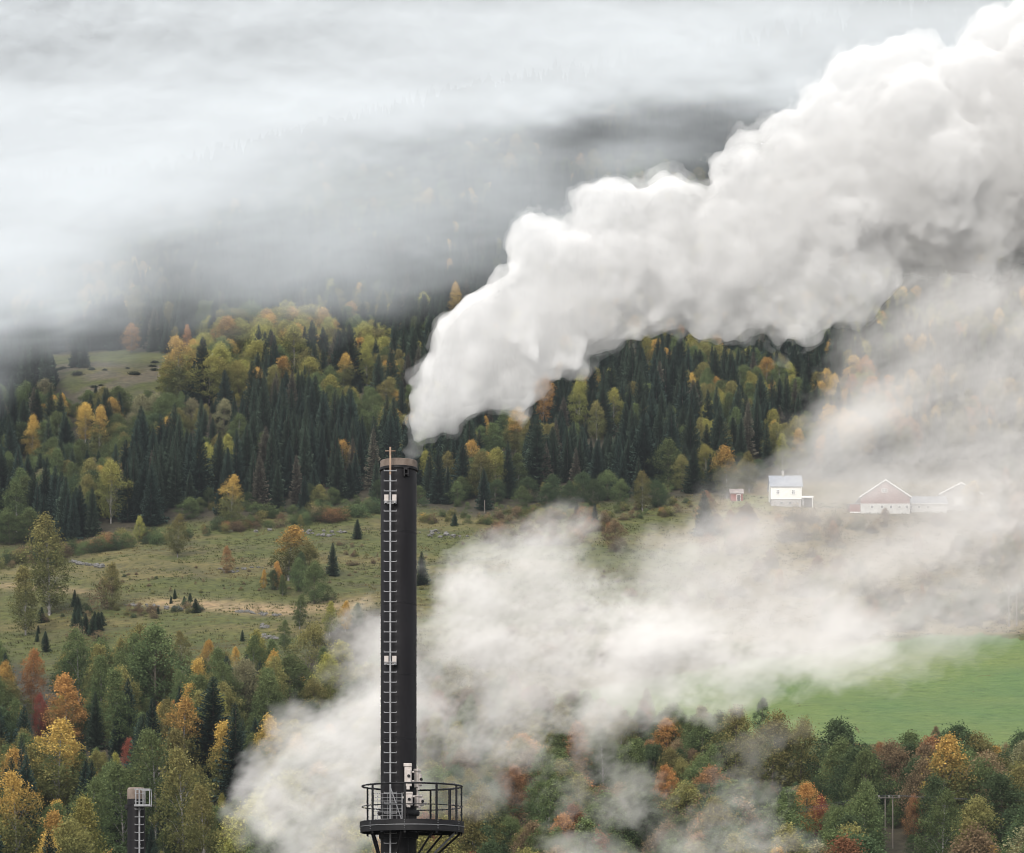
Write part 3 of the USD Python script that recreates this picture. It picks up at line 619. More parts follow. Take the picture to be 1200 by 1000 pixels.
A = np.array
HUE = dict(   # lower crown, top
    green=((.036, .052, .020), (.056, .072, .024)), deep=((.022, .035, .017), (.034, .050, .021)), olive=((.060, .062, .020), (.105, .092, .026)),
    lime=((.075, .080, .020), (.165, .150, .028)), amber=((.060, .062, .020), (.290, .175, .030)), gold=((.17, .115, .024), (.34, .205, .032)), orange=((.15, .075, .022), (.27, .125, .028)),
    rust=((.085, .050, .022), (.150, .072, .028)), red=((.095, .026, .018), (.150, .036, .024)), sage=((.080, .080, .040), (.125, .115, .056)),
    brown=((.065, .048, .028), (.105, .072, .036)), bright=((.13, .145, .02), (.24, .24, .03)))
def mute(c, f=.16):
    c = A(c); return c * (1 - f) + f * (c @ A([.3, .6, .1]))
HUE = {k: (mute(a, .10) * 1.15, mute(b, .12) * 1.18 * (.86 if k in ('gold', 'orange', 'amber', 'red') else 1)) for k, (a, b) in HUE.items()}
for i, (h, w, sp) in enumerate(((16, 3.5, 0), (18, 3.4, .05), (14.5, 3.3, 0), (17, 2.9, .15), (13, 2.9, 0))):
    for tn, tc in (('dark', (.024, .035, .024)), ('deep', (.018, .028, .022)), ('grey', (.056, .050, .038))):
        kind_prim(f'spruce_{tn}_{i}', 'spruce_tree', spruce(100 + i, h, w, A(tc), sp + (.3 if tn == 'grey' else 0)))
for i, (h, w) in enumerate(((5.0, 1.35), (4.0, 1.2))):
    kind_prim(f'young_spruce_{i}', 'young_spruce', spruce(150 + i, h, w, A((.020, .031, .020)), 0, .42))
for hue in ('green', 'olive', 'lime', 'amber', 'gold', 'orange', 'rust'):
    for i, (h, w, pt_) in enumerate(((12.5, 2.5, .62), (13, 3.0, .7), (12, 2.1, .55))):
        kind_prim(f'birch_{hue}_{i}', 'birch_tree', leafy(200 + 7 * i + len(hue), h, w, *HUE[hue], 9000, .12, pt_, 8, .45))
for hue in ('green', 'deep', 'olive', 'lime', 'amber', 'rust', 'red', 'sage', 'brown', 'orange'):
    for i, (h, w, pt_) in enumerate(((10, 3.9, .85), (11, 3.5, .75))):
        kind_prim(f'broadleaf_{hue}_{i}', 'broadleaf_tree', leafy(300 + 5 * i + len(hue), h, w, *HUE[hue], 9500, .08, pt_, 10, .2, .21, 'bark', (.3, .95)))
for hue in ('green', 'deep', 'olive', 'brown', 'rust', 'red', 'amber'):
    for i, (h, w) in enumerate(((2.6, 1.9), (3.6, 2.0))):
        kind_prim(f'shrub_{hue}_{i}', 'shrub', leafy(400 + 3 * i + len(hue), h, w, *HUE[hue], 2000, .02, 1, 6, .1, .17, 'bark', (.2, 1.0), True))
for i in range(2):
    kind_prim(f'juniper_{i}', 'juniper_bush', leafy(450 + i, .9, 1.5, (.016, .021, .014), (.026, .030, .018), 900, .0, 1, 5, .0, .2, 'bark', (.2, 1.), True))
def plant(key, pos, h, rz, label, group=None, sx=1.0):
    s = h / BASE_H[key]
    x = UsdGeom.Xform.Define(stage, numbered('/World', KINDS[key])); p = x.GetPrim()
    x.AddTranslateOp().Set(Gf.Vec3d(*map(float, pos))); x.AddRotateZOp().Set(float(rz)); x.AddScaleOp().Set(Gf.Vec3f(s * sx, s * sx, s))
    p.GetReferences().AddInternalReference('/World/plant_kinds/' + key); p.SetInstanceable(True)
    return tag(p, label, 'shrub' if KINDS[key] in ('shrub', 'juniper_bush') else 'tree', group)

# ---- the trees one can point at: (kind, x, y of the foot, height in rows, label, width factor)
NAMED = [
 ('birch_lime_1', 130, 614, 78, 'big pale green birch at the forest edge, left meadow', 1.15),
 ('broadleaf_lime_0', 163, 636, 33, 'small bright lime tree on the meadow edge', .62),
 ('birch_olive_1', 208, 654, 53, 'golden olive birch standing free on the meadow below the forest', 1.1),
 ('birch_amber_1', 271, 620, 66, 'yellow topped birch at the forest edge below the grey spruces', 1.0),
 ('broadleaf_rust_1', 266, 673, 34, 'small round tree, half green half rust, alone in the meadow', .75),
 ('birch_olive_0', 58, 722, 122, 'tall thin birch with a bare pale stem at far left', 1.15),
 ('birch_olive_2', 30, 745, 85, 'narrow olive birch left of the tall bare stemmed birch', 1.1),
 ('broadleaf_olive_1', 131, 716, 58, 'pale olive tree by the stone wall in the left meadow', .8),
 ('shrub_brown_1', 120, 716, 42, 'dark brown bush beside the pale olive tree', .8),
 ('birch_amber_0', 338, 682, 68, 'tallest orange topped birch in the meadow clump', 1.75),
 ('broadleaf_deep_1', 352, 685, 40, 'dark tree right behind the orange topped birch', .8),
 ('broadleaf_green_1', 350, 694, 42, 'green tree at the foot of the orange topped birch', 1.0),
 ('broadleaf_olive_0', 362, 678, 42, 'olive tree right behind the orange topped birch', 1.0),
 ('broadleaf_deep_0', 320, 693, 26, 'dark low tree between the small yellow and rusty birches', .9),
 ('shrub_green_1', 384, 704, 22, 'green bush right of the dense round green tree', 1.1),
 ('birch_gold_2', 309, 692, 25, 'tiny bright yellow birch at the left of the meadow clump', .9),
 ('birch_orange_0', 325, 692, 34, 'small rusty orange birch in the meadow clump', 1.0),
 ('birch_green_2', 331, 699, 26, 'small green birch in front of the rusty orange one', 1.1),
 ('broadleaf_green_0', 368, 708, 52, 'dense round green tree at the right of the meadow clump', .95),
 ('spruce_dark_2', 390, 676, 41, 'pointed dark spruce standing in the meadow left of the chimney', 1.05),
 ('young_spruce_0', 369, 655, 11, 'tiny dark spruce behind the pointed meadow spruce', 1),
 ('spruce_dark_0', 494, 686, 41, 'dark spruce close behind the right side of the chimney', 1.3),
 ('young_spruce_0', 419, 632, 24, 'dark young spruce at the forest edge left of the chimney', 1.2),
 ('birch_olive_0', 353, 622, 20, 'small olive birch on the forest edge above the meadow clump', 1.1),
 ('young_spruce_0', 284, 753, 14, 'lone tiny spruce in the lower meadow', 1),
 ('birch_green_0', 351, 738, 43, 'slim grey green birch below the cut strip', 1.0),
 ('birch_lime_2', 386, 745, 42, 'yellow green young birch left of the chimney by the wood', 1.1),
 ('birch_gold_1', 405, 742, 38, 'small amber birch next to the steam left of the chimney', .9),
 ('broadleaf_green_1', 419, 735, 30, 'grey green bush at the edge of the steam', .9),
 ('birch_green_1', 333, 765, 40, 'pale green birch at the top edge of the lower wood', 1.0),
 ('broadleaf_olive_0', 364, 800, 72, 'broad yellow green tree at the top edge of the lower wood', 1.05),
 ('broadleaf_lime_1', 388, 835, 72, 'yellow green tree just left of the chimney in the lower wood', 1.0),
 ('broadleaf_green_0', 340, 845, 82, 'broad deep green tree in front of the yellow green crowns', 1.1),
 ('broadleaf_sage_0', 288, 856, 88, 'large pale straw coloured tree in the lower wood', 1.0),
 ('birch_gold_0', 244, 790, 42, 'amber birch at the top of the lower wood', 1.3),
 ('birch_gold_1', 276, 790, 32, 'bright orange yellow young birch peeping over the lower wood', 1.0),
 ('birch_olive_1', 213, 790, 52, 'olive birch left of the amber birch at the wood top', 1.0),
 ('broadleaf_green_1', 182, 840, 112, 'tall dark green tree at the upper edge of the lower wood', 1.15),
 ('birch_green_1', 92, 830, 96, 'green birch below the brown strip at left', 1.1),
 ('birch_green_2', 139, 885, 104, 'slim pale green birch in the middle of the lower left wood', 1.0),
 ('birch_orange_1', 38, 830, 72, 'orange birch high in the lower left wood', 1.0),
 ('birch_orange_0', 78, 880, 92, 'large dull orange tree in the lower left wood', 1.3),
 ('broadleaf_red_1', 46, 868, 58, 'dark red rowan in the lower left wood', .55),
 ('broadleaf_red_0', 12, 872, 46, 'red rowan at the left edge of the wood', .6),
 ('broadleaf_red_0', 152, 905, 42, 'small red rowan above the small chimney', .75),
 ('spruce_dark_1', 112, 880, 72, 'dark spruce between the orange and green trees', 1.0),
 ('spruce_deep_0', 138, 886, 60, 'black green spruce right of another in the lower left wood', 1.1),
 ('spruce_deep_1', 250, 925, 135, 'broad black spruce below the straw coloured tree', 1.7),
 ('spruce_deep_3', 276, 950, 130, 'tall dark spruce at the left edge of the low steam', 1.3),
 ('birch_amber_1', 68, 960, 122, 'big yellow topped birch in the lower left wood', 1.3),
 ('birch_green_1', 183, 985, 132, 'green birch right above the small chimney', 1.15),
 ('birch_olive_1', 215, 1020, 148, 'tall yellow tipped birch right of the small chimney', 1.0),
 ('birch_amber_2', 257, 950, 108, 'slim birch with a yellow top near the low steam', .9),
 ('birch_amber_1', 20, 1035, 135, 'orange topped birch in the bottom left corner', 1.1),
 ('birch_lime_2', 102, 1050, 122, 'narrow yellow green birch left of the small chimney', 1.1),
 ('birch_green_0', 145, 1010, 120, 'dark green birch directly behind the small chimney', 1.2),
 ('birch_olive_0', 240, 1040, 125, 'yellow olive birch at the right of the small chimney ladder', 1.0),
 ('broadleaf_olive_0', 82, 1060, 105, 'olive tree at the bottom edge left of the small chimney', 1.0),
 # around the knoll and the grove
 ('spruce_deep_2', 88, 431, 40, 'left twin of two dark spruces on the upper pasture', 1.0),
 ('spruce_deep_0', 99, 430, 42, 'right twin of two dark spruces on the upper pasture', 1.0),
 ('birch_amber_1', 211, 474, 82, 'tall yellow topped birch below the cabin', 1.15),
 ('birch_orange_2', 219, 415, 36, 'slim rusty birch left of the cabin', .8),
 ('birch_orange_2', 249, 415, 30, 'slim rusty birch right of the cabin', .9),
 ('birch_olive_1', 205, 410, 28, 'hazy olive birch behind the cabin birch', 1.1),
 ('birch_lime_1', 284, 424, 52, 'large yellow green crown at the top of the birch grove', 1.5),
 ('birch_lime_0', 345, 440, 62, 'yellow green birch crowning the right of the grove', 1.6),
 ('birch_lime_1', 245, 476, 60, 'broad yellow green birch low in the grove', 1.5),
 ('broadleaf_lime_0', 280, 470, 50, 'yellow green tree in the middle of the grove', 1.0),
 ('broadleaf_sage_0', 226, 505, 40, 'pale sage tree under the birch grove', 1.0),
 ('broadleaf_sage_1', 262, 512, 46, 'grey sage tree right of another under the birch grove', 1.0),
 ('birch_amber_0', 402, 462, 50, 'yellow tipped birch behind spruces at the right of the grove', 1.1),
 ('birch_lime_2', 430, 455, 55, 'narrow yellow green birch between the grove and the plume', 1.1),
 ('birch_gold_1', 100, 520, 50, 'golden birch on the slope under the pasture knoll', 1.2),
 ('birch_amber_2', 116, 540, 66, 'slim yellow birch with a visible stem under the knoll', 1.0),
 ('birch_gold_2', 38, 540, 55, 'golden birch among spruces at the far left', 1.0),
 ('birch_gold_1', 20, 385, 40, 'hazy yellow birch in the fog at the far left', 1.2),
 ('birch_olive_1', 158, 400, 55, 'hazy pale birch in the fog above the pasture', 1.3),
 ('birch_orange_1', 154, 414, 36, 'hazy rust coloured tree behind the upper pasture', 1.5),
 ('birch_gold_0', 534, 378, 50, 'yellow birch alone in the dark spruces under the plume', .95),
 ('birch_orange_1', 637, 498, 62, 'big orange birch among dark spruces under the plume', 1.2),
 ('birch_lime_2', 679, 505, 66, 'tall yellow green birch right of the big orange birch', 1.0),
 ('birch_olive_1', 699, 520, 52, 'olive birch with bare stem among the spruces', 1.0),
 ('birch_lime_1', 719, 505, 52, 'pale yellow green birch in the middle of the spruce slope', 1.0),
 ('birch_gold_0', 570, 520, 34, 'yellow birch top close above the chimney mouth', 1.0),
 ('spruce_grey_3', 640, 575, 58, 'pale grey half dead spruce above the round bushes', 1.1),
 ('spruce_grey_1', 675, 570, 48, 'grey brown spruce right of the pale half dead one', 1.0),
 ('broadleaf_deep_0', 640, 596, 32, 'leftmost dark green round tree of the row below the spruces', 1.0),
 ('broadleaf_deep_1', 668, 596, 34, 'second dark green round tree of the row below the spruces', 1.1),
 ('broadleaf_deep_0', 696, 595, 36, 'third dark green round tree of the row below the spruces', 1.0),
 ('broadleaf_green_0', 727, 594, 34, 'rightmost dark green round tree of the row below the spruces', 1.0),
 ('broadleaf_green_1', 612, 598, 30, 'grey green round tree where the dark green row begins', 1.2),
 ('broadleaf_deep_1', 650, 590, 36, 'dark green tree set back between the first two of the row', 1.3),
 ('broadleaf_deep_0', 683, 589, 38, 'dark green tree set back in the middle of the row', 1.3),
 ('broadleaf_green_0', 712, 588, 38, 'green tree set back near the end of the row', 1.3),
 ('broadleaf_deep_1', 772, 596, 34, 'dark green tree right of the tall olive birch', 1.2),
 ('birch_olive_1', 753, 600, 49, 'tall olive birch at the end of the round tree row', 1.1),
 ('broadleaf_green_1', 783, 572, 60, 'big grey green tree at the spruce edge', 1.1),
 ('broadleaf_olive_0', 800, 575, 44, 'olive tree right of the big grey green tree', .9),
 ('birch_amber_0', 852, 585, 66, 'yellow brown birch left of the red shed', 1.4),
 ('birch_olive_0', 878, 578, 50, 'olive birch above the red shed', 1.2),
 ('birch_amber_2', 935, 556, 55, 'yellow topped birch behind the white house', 1.1),
 ('birch_lime_2', 917, 556, 50, 'pale green birch behind the white house chimney', 1.0),
 ('broadleaf_brown_0', 722, 648, 42, 'yellow brown bushy tree alone on the steam veiled meadow', .9),
 ('spruce_deep_4', 697, 613, 24, 'dark young spruce at the meadow edge, right of brown bushes', 1.0),
 ('young_spruce_0', 676, 607, 20, 'small dark spruce left of another at the meadow edge', 1.0),
 ('young_spruce_1', 533, 617, 15, 'tiny spruce right of the chimney top ladder', 1.1),
 ('spruce_dark_4', 825, 628, 55, 'dark spruce dimmed by steam below the red shed', 1.3),
 ('birch_gold_1', 1139, 600, 38, 'pale amber tree in steam before the grey shed', 1.4),
 ('birch_orange_1', 1195, 628, 55, 'orange tree in steam at the right edge', 1.4),
 # right hand wood
 ('broadleaf_olive_1', 862, 925, 100, 'large ochre tree at the left of the right hand wood', 1.0),
 ('broadleaf_olive_0', 905, 935, 105, 'large ochre tree under the green field', 1.0),
 ('broadleaf_olive_0', 938, 930, 92, 'ochre tree right of two larger ones under the field', .8),
 ('broadleaf_deep_1', 893, 862, 46, 'dark round pine top rising before the green field', .75),
 ('spruce_deep_3', 998, 892, 36, 'dark ragged conifer top against the green field', 1.2),
 ('broadleaf_green_0', 985, 950, 88, 'dark green tree below the ragged conifer', 1.0),
 ('broadleaf_brown_0', 1048, 950, 85, 'brown green tree beneath the middle of the field', 1.1),
 ('broadleaf_rust_0', 1032, 905, 38, 'orange brown tree top against the lower field edge', .9),
 ('broadleaf_orange_1', 945, 985, 70, 'rusty orange tree below the ochre trees', 1.1),
 ('broadleaf_red_0', 962, 985, 55, 'reddish tree right beside the rusty orange tree', .6),
 ('birch_amber_0', 1103, 985, 128, 'tall yellow edged birch under the field', 1.2),
 ('broadleaf_deep_1', 1100, 1010, 105, 'dark green tree in front of the yellow edged birch', .85),
 ('birch_green_1', 1104, 1040, 118, 'pale green weeping birch at the bottom right', 1.05),
 ('broadleaf_amber_0', 1163, 1045, 58, 'pale gold bush crown at the bottom right edge', .8),
 ('broadleaf_deep_0', 1175, 1000, 100, 'wide dark green tree in the bottom right corner', 1.3),
 ('birch_amber_2', 1170, 925, 52, 'yellow olive birch at the field hedge on the right', 1.2),
 ('broadleaf_brown_1', 1097, 880, 30, 'brown tree top rising over the yellow edged birch', .8),
 ('broadleaf_rust_0', 1070, 985, 58, 'rose brown tree right of the pole pair', .7),
 ('broadleaf_deep_0', 893, 1005, 75, 'dark green steam veiled tree left of the rusty orange tree', 1.0),
 ('broadleaf_green_0', 735, 1000, 84, 'bright dark green tree in the steam at bottom centre', .9),
 ('broadleaf_deep_0', 758, 1010, 84, 'deep green tree right of another at bottom centre', .9),
 ('broadleaf_orange_0', 781, 965, 72, 'orange brown tree right of the deep green pair', .75),
 ('broadleaf_rust_1', 602, 965, 72, 'rose brown tree in the steam right of the platform', .9),
 ('broadleaf_green_0', 600, 1015, 60, 'dark green bush crown right below the platform', 1.1),
 ('birch_green_0', 707, 935, 90, 'slim birch with white stem in the drifting steam', .9),
 ('birch_olive_0', 507, 900, 66, 'thin birch with bare leaning stem right of the chimney', .9),
 ('birch_olive_2', 565, 895, 70, 'pale stemmed birch in steam right of the chimney', 1.0),
]
def foot(x, y):
    """A point on the hillside for a foot that may lie under the picture's edge."""
    g = ground_at(x, y); return np.array([g[0], g[1], float(on_mesh(g[0], g[1])) - .1])
PL = []          # dicts: key, pos, h, rz, sx, label, named
rr_ = np.random.default_rng(77)
for key, x, y, hp, lb, sx in NAMED:
    g = foot(x, y); PL.append(dict(key=key, pos=g, h=hp * g[1] / F_PX, rz=rr_.uniform(0, 360), sx=sx, label=lb, named=True))
# ---- all others, on a jittered grid over the slope
def scatter(step, y0, y1, seed):
    r = np.random.default_rng(seed); out = []
    ys = np.arange(y0, y1, step)
    for yy in ys:
        hw = yy * .215 + 14
        xs = np.arange(-hw, hw, step); P = np.stack([xs + r.uniform(-.45, .45, len(xs)) * step, yy + r.uniform(-.45, .45, len(xs)) * step], 1); out.append(P)
    P = np.vstack(out); z = on_mesh(P[:, 0], P[:, 1]); return np.column_stack([P, z])
named_px = np.array([[*to_px(p['pos']), p['h'] / p['pos'][1] * F_PX] for p in PL])
named_xy = np.array([p['pos'][:2] for p in PL])
FORB = [(895, 548, 960, 600), (990, 548, 1160, 606), (850, 568, 876, 594), (222, 398, 242, 418)]
R2 = np.random.default_rng(2024)
def choose(lst): 
    k = [a for a, _ in lst]; w = np.array([b for _, b in lst], float); return k[R2.choice(len(k), p=w / w.sum())]
NB = A([(to_px(p['pos'])[0], to_px(p['pos'])[1], p['h'] / p['pos'][1] * F_PX, p['pos'][1]) for p in PL])
NB = np.vstack([NB, [(1041, 1003, 78, 345), (921, 595, 44, 668), (1037, 602, 60, 668), (1060, 602, 40, 668), (1015, 602, 40, 668), (1126, 592, 40, 678), (864, 588, 20, 690)]])
def hides(P, h):
    """Whether a tree of that height would stand before one of the trees listed above, or before the knoll."""
    x, y = to_px(P); t = y - h / P[1] * F_PX
    m = (NB[:, 3] > P[1]) & (np.abs(NB[:, 0] - x) < NB[:, 2] * .24) & (t < NB[:, 1] - NB[:, 2] * .22) & (y > NB[:, 1] - NB[:, 2] * .6)
    return bool(m.any()) or (62 < x < 196 and 380 < t < 452 + 16 * math.sin(x * .09) and 440 < y < 600)
def add(key, P, h, sx=1.0):
    for k in range(4):
        if not hides(P, h): break
        h *= .72
        if k == 3 or h < 2.2: return
    PL.append(dict(key=key, pos=np.array([P[0], P[1], P[2] - .12]), h=h, rz=R2.uniform(0, 360), sx=sx, label=None, named=False))
def patch(X, Y, s, seed): return float(meshkit.fbm(np.array([[X / s, Y / s, 3.3]]), 3, seed)[0])
SPR = lambda w=(5, 4, .4): f"spruce_{choose(list(zip(('dark', 'deep', 'grey'), w)))}_{R2.integers(0, 5)}"
BIR = lambda pal: f'birch_{choose(pal)}_{R2.integers(0, 3)}'
BRO = lambda pal: f'broadleaf_{choose(pal)}_{R2.integers(0, 2)}'
pts_ = np.vstack([scatter(5.6, 640, 900, 1), scatter(6.2, 900, 1120, 2), scatter(7.4, 1120, 1520, 3)])
mx_, my_ = to_px(pts_)
f1 = meshkit.fbm(np.column_stack([pts_[:, :2] / 34, pts_[:, 0] * 0]), 3, 41); f2 = meshkit.fbm(np.column_stack([pts_[:, :2] / 14, pts_[:, 0] * 0]), 2, 42)
edge = line(EDGE, mx_); kn_ = inside(KNOLL, mx_, my_) & (pts_[:, 1] > 770) & (pts_[:, 1] < 935)
cut_path = inside([(585, 600), (620, 600), (612, 545), (585, 520), (575, 530)], mx_, my_)
for P, x, y, a, b, e, k_, cp in zip(pts_, mx_, my_, f1, f2, edge, kn_, cut_path):
    if y > e - 2 or k_ or cp and R2.random() < .75: continue
    if any(x0 - 3 < x < x1 + 3 and y0 < y < y1 + 6 for x0, y0, x1, y1 in FORB): continue
    if np.min(np.abs(named_xy - P[:2]).sum(1)) < 2.6: continue
    D = P[1]; near_edge = e - y
    grove = inside([(196, 420), (250, 398), (300, 405), (420, 400), (462, 430), (440, 475), (330, 470), (300, 500), (220, 515), (196, 480)], x, y)
    spur = (x > 660) and (y < 470) and (y > 375)
    left = x < 215 and y > 480
    if 880 < x and y > 575: continue
    if D > 1120:
        key, h = (SPR((5, 4, .3)) if a < .60 else BIR([('olive', 2), ('green', 2), ('amber', .6)])), R2.uniform(9, 19)
    elif grove and a + (b - .5) * .5 < .62:
        key, h = (BIR([('lime', 7), ('olive', 2), ('amber', 1.2), ('gold', .3)]) if R2.random() < .7 else BRO([('lime', 4), ('olive', 1), ('green', 1)])), R2.uniform(11, 16)
        if (x > 300 and y > 445 or R2.random() < .22) and R2.random() < .6: key, h = SPR(), R2.uniform(12, 18)
    elif left:
        t = b + (a - .5) * .8
        if t > .56: key, h = BRO([('green', 4), ('deep', 3), ('olive', 1.2), ('sage', .8)]), R2.uniform(7, 11)
        elif t > .50: key, h = BIR([('green', 3), ('olive', 2), ('amber', .8), ('gold', .35)]), R2.uniform(9, 14)
        else: key, h = SPR(), R2.uniform(11, 18)
    elif spur:
        t = b + (a - .5) * .6 - max(0, (y - 430) / 130)
        if t > .49: key, h = BIR([('green', 3), ('olive', 4), ('lime', 2), ('amber', 1.3), ('gold', .45), ('orange', .3)]), R2.uniform(9, 14)
        else: key, h = SPR((5, 4, .5)), R2.uniform(11, 18)
    elif y > 400 and near_edge < 16 and x > 180:
        t = R2.random()
        key, h = (BRO([('green', 4), ('deep', 3), ('olive', 1)]), R2.uniform(4, 7)) if t < .45 else ((f"shrub_{choose([('olive', 2), ('brown', 1), ('green', 2), ('deep', 2)])}_{R2.integers(0, 2)}", R2.uniform(2, 3.6)) if t < .7 else (SPR((4, 3, 2)), R2.uniform(9, 16)))
    elif y < 405 and x < 210:
        key, h = (SPR() if R2.random() < .68 else BIR([('olive', 3), ('gold', 1), ('green', 2), ('amber', 1)])), R2.uniform(9, 16)
    elif x > 960 and y > 430:
        key, h = (SPR() if R2.random() < .5 else BIR([('olive', 3), ('gold', 1), ('orange', 1), ('amber', 1.5)])), R2.uniform(8, 14)
    else:
        t = b + (a - .5) * .5
        key, h = (SPR((5, 4, .6)), R2.uniform(9, 20.5)) if t < .635 or y < 420 and R2.random() < .4 else (BIR([('green', 4), ('olive', 3), ('lime', 1), ('amber', .6)]), R2.uniform(9, 13.5))
    add(key, P, h * 1.06, R2.uniform(.85, 1.25) * ((1.36 if grove else 1.3) if key[0] == 'b' else 1))
# the lower woods
pts_ = scatter(4.7, 262, 470, 5); mx_, my_ = to_px(pts_)
wl_ = line(WOOD, mx_)
f1 = meshkit.fbm(np.column_stack([pts_[:, :2] / 20, pts_[:, 0] * 0]), 2, 43); f2 = meshkit.fbm(np.column_stack([pts_[:, :2] / 9, pts_[:, 0] * 0]), 2, 44)
for P, x, y, w, a, b in zip(pts_, mx_, my_, wl_, f1, f2):
    if y < w + 6 or y > 1120: continue
    if np.min(np.abs(named_xy - P[:2]).sum(1)) < 4.2: continue
    if 1015 < x < 1065 and y > 975: continue
    d = y - w
    if x < 320:
        t = b + (a - .5) * .4
        pal = [('green', 5), ('olive', 3), ('lime', 1.0), ('amber', 1.6 if x < 240 else .4), ('orange', .2 if x < 150 and y < 930 else .03), ('gold', .55 if x < 150 else .1)]
        if t < .40: key, h = SPR((3, 5, .3)), R2.uniform(8, 13)
        elif t > .66: key, h = BRO([('green', 4), ('deep', 3), ('olive', 3), ('lime', 1), ('rust', .15)]), R2.uniform(6, 9)
        else: key, h = BIR(pal), R2.uniform(8.5, 13)
    elif x < 480:
        key, h = (BRO([('green', 4), ('olive', 3), ('lime', 1.5), ('deep', 2)]) if R2.random() < .7 else BIR([('olive', 2), ('green', 2), ('amber', .6)])), R2.uniform(6.5, 10.5)
    elif x < 830:
        t = R2.random()
        key, h = (BRO([('green', 4), ('deep', 3), ('brown', 3), ('rust', 1.1), ('olive', 2.4), ('orange', .3), ('red', .15)]), R2.uniform(5, 8.5)) if t < .7 else (BIR([('green', 2), ('olive', 3), ('rust', 1.5)]), R2.uniform(7, 11)) if t < .85 else (f"shrub_{choose([('olive', 2), ('brown', 2), ('deep', 2), ('rust', 1)])}_{R2.integers(0, 2)}", R2.uniform(2.5, 4))
        if d < 16: h *= .75
    else:
        t = R2.random()
        key, h = (BRO([('green', 4), ('deep', 5), ('brown', 2.2), ('olive', 3.2), ('rust', .5), ('sage', .8), ('red', .08)]), R2.uniform(7.5, 11)) if t < .85 else (BIR([('green', 3), ('olive', 3), ('amber', .6)]), R2.uniform(8, 11))
        if d < 25: h *= .62
    add(key, P, h * 1.15, R2.uniform(.95, 1.25))
# scattered growth: meadow shrubs, hedges, the slope in the steam
def strew(poly, n, opts, hr, seed, sx=(.8, 1.3)):
    r = np.random.default_rng(seed); xs = [p[0] for p in poly]; ys = [p[1] for p in poly]; c = 0
    while c < n:
        x, y = r.uniform(min(xs), max(xs)), r.uniform(min(ys), max(ys))
        if not inside(poly, x, y): continue
        c += 1
        if any(x0 - 4 < x < x1 + 4 and y0 < y < y1 + 8 for x0, y0, x1, y1 in FORB): continue
        add(choose(opts), foot(x, y) + A([0, 0, .1]), r.uniform(*hr), r.uniform(*sx))
SH = lambda **k: [(f'shrub_{h}_{i}', v) for h, v in k.items() for i in (0, 1)]
strew([(0, 655), (60, 655), (130, 640), (200, 628), (290, 616), (400, 606), (400, 612), (290, 622), (190, 638), (120, 648), (60, 664), (0, 668)], 120, SH(green=3, deep=3, brown=2, rust=1, olive=2), (2, 4.6), 61)
strew([(565, 610), (690, 600), (735, 632), (640, 645), (560, 640)], 42, SH(brown=5, rust=2.4, olive=.6), (2.2, 4.6), 62)
strew([(290, 606), (400, 598), (445, 598), (445, 606), (400, 607), (290, 614)], 40, SH(deep=3, green=3, olive=2, brown=1), (2, 4.4), 79)
strew([(495, 608), (620, 598), (700, 600), (830, 594), (830, 604), (700, 612), (495, 620)], 80, SH(olive=3, brown=2, green=2, amber=.5), (1.2, 2.8), 63)
strew([(60, 705), (240, 712), (225, 726), (70, 728)], 26, SH(deep=3, brown=3, olive=2), (1.0, 2.4), 64)
strew([(40, 730), (120, 730), (120, 775), (40, 770)], 14, [('young_spruce_0', 3), ('young_spruce_1', 3), ('shrub_brown_0', 2)], (1.6, 4), 65)
strew([(82, 700), (120, 700), (122, 745), (88, 748)], 9, [('young_spruce_0', 3), ('young_spruce_1', 3)], (3, 5), 66)
strew([(180, 700), (240, 705), (230, 722), (180, 720)], 6, [('young_spruce_0', 3), ('young_spruce_1', 2)], (1.5, 3.4), 67)
strew([(390, 640), (445, 635), (445, 668), (400, 668)], 16, SH(brown=4, olive=1), (.8, 1.7), 68)
strew([(140, 660), (440, 650), (440, 690), (140, 700)], 60, SH(olive=3, brown=3, deep=1), (.5, 1.1), 69)
strew([(490, 625), (860, 610), (860, 690), (490, 700)], 60, SH(olive=3, brown=3, green=1), (.6, 1.5), 70)
strew([(800, 596), (900, 606), (1000, 606), (1200, 608), (1200, 700), (1000, 730), (800, 720)], 90, SH(brown=4, rust=2, olive=2, amber=1.2) + [('broadleaf_brown_0', 2), ('broadleaf_rust_1', 1.4), ('birch_orange_0', .6), ('birch_olive_1', 1), ('broadleaf_olive_0', 1)], (2.2, 6), 71)
strew([(960, 715), (1200, 700), (1200, 736), (1090, 738), (1000, 752), (960, 750)], 110, SH(deep=4, green=2, brown=3, rust=1), (2.0, 4.5), 72)
strew([(1120, 570), (1220, 555), (1220, 690), (1165, 690)], 24, [('birch_orange_1', 2), ('birch_gold_0', 1), ('broadleaf_brown_0', 2), ('birch_olive_0', 2), ('broadleaf_olive_1', 2)], (6, 10), 73)
strew([(820, 600), (880, 598), (870, 660), (815, 650)], 16, [('broadleaf_brown_0', 2), ('broadleaf_rust_1', 2), ('birch_olive_1', 1), ('shrub_rust_1', 2)], (3.5, 7), 74)
strew([(940, 890), (1230, 888), (1230, 905), (940, 905)], 40, SH(brown=3, rust=2, deep=2, red=1.2), (1.8, 3.6), 75)
strew([(0, 430), (60, 424), (190, 425), (195, 470), (150, 484), (70, 452)], 46, [('juniper_0', 3), ('juniper_1', 3), ('shrub_deep_0', .7)], (.7, 1.6), 76, (1.0, 1.8))
strew([(760, 590), (850, 585), (850, 600), (770, 606)], 14, SH(brown=2, deep=2, olive=2), (1.5, 3.2), 77)
strew([(520, 690), (800, 700), (860, 780), (560, 800)], 40, SH(brown=4, rust=2, olive=2), (1.5, 3.5), 78)

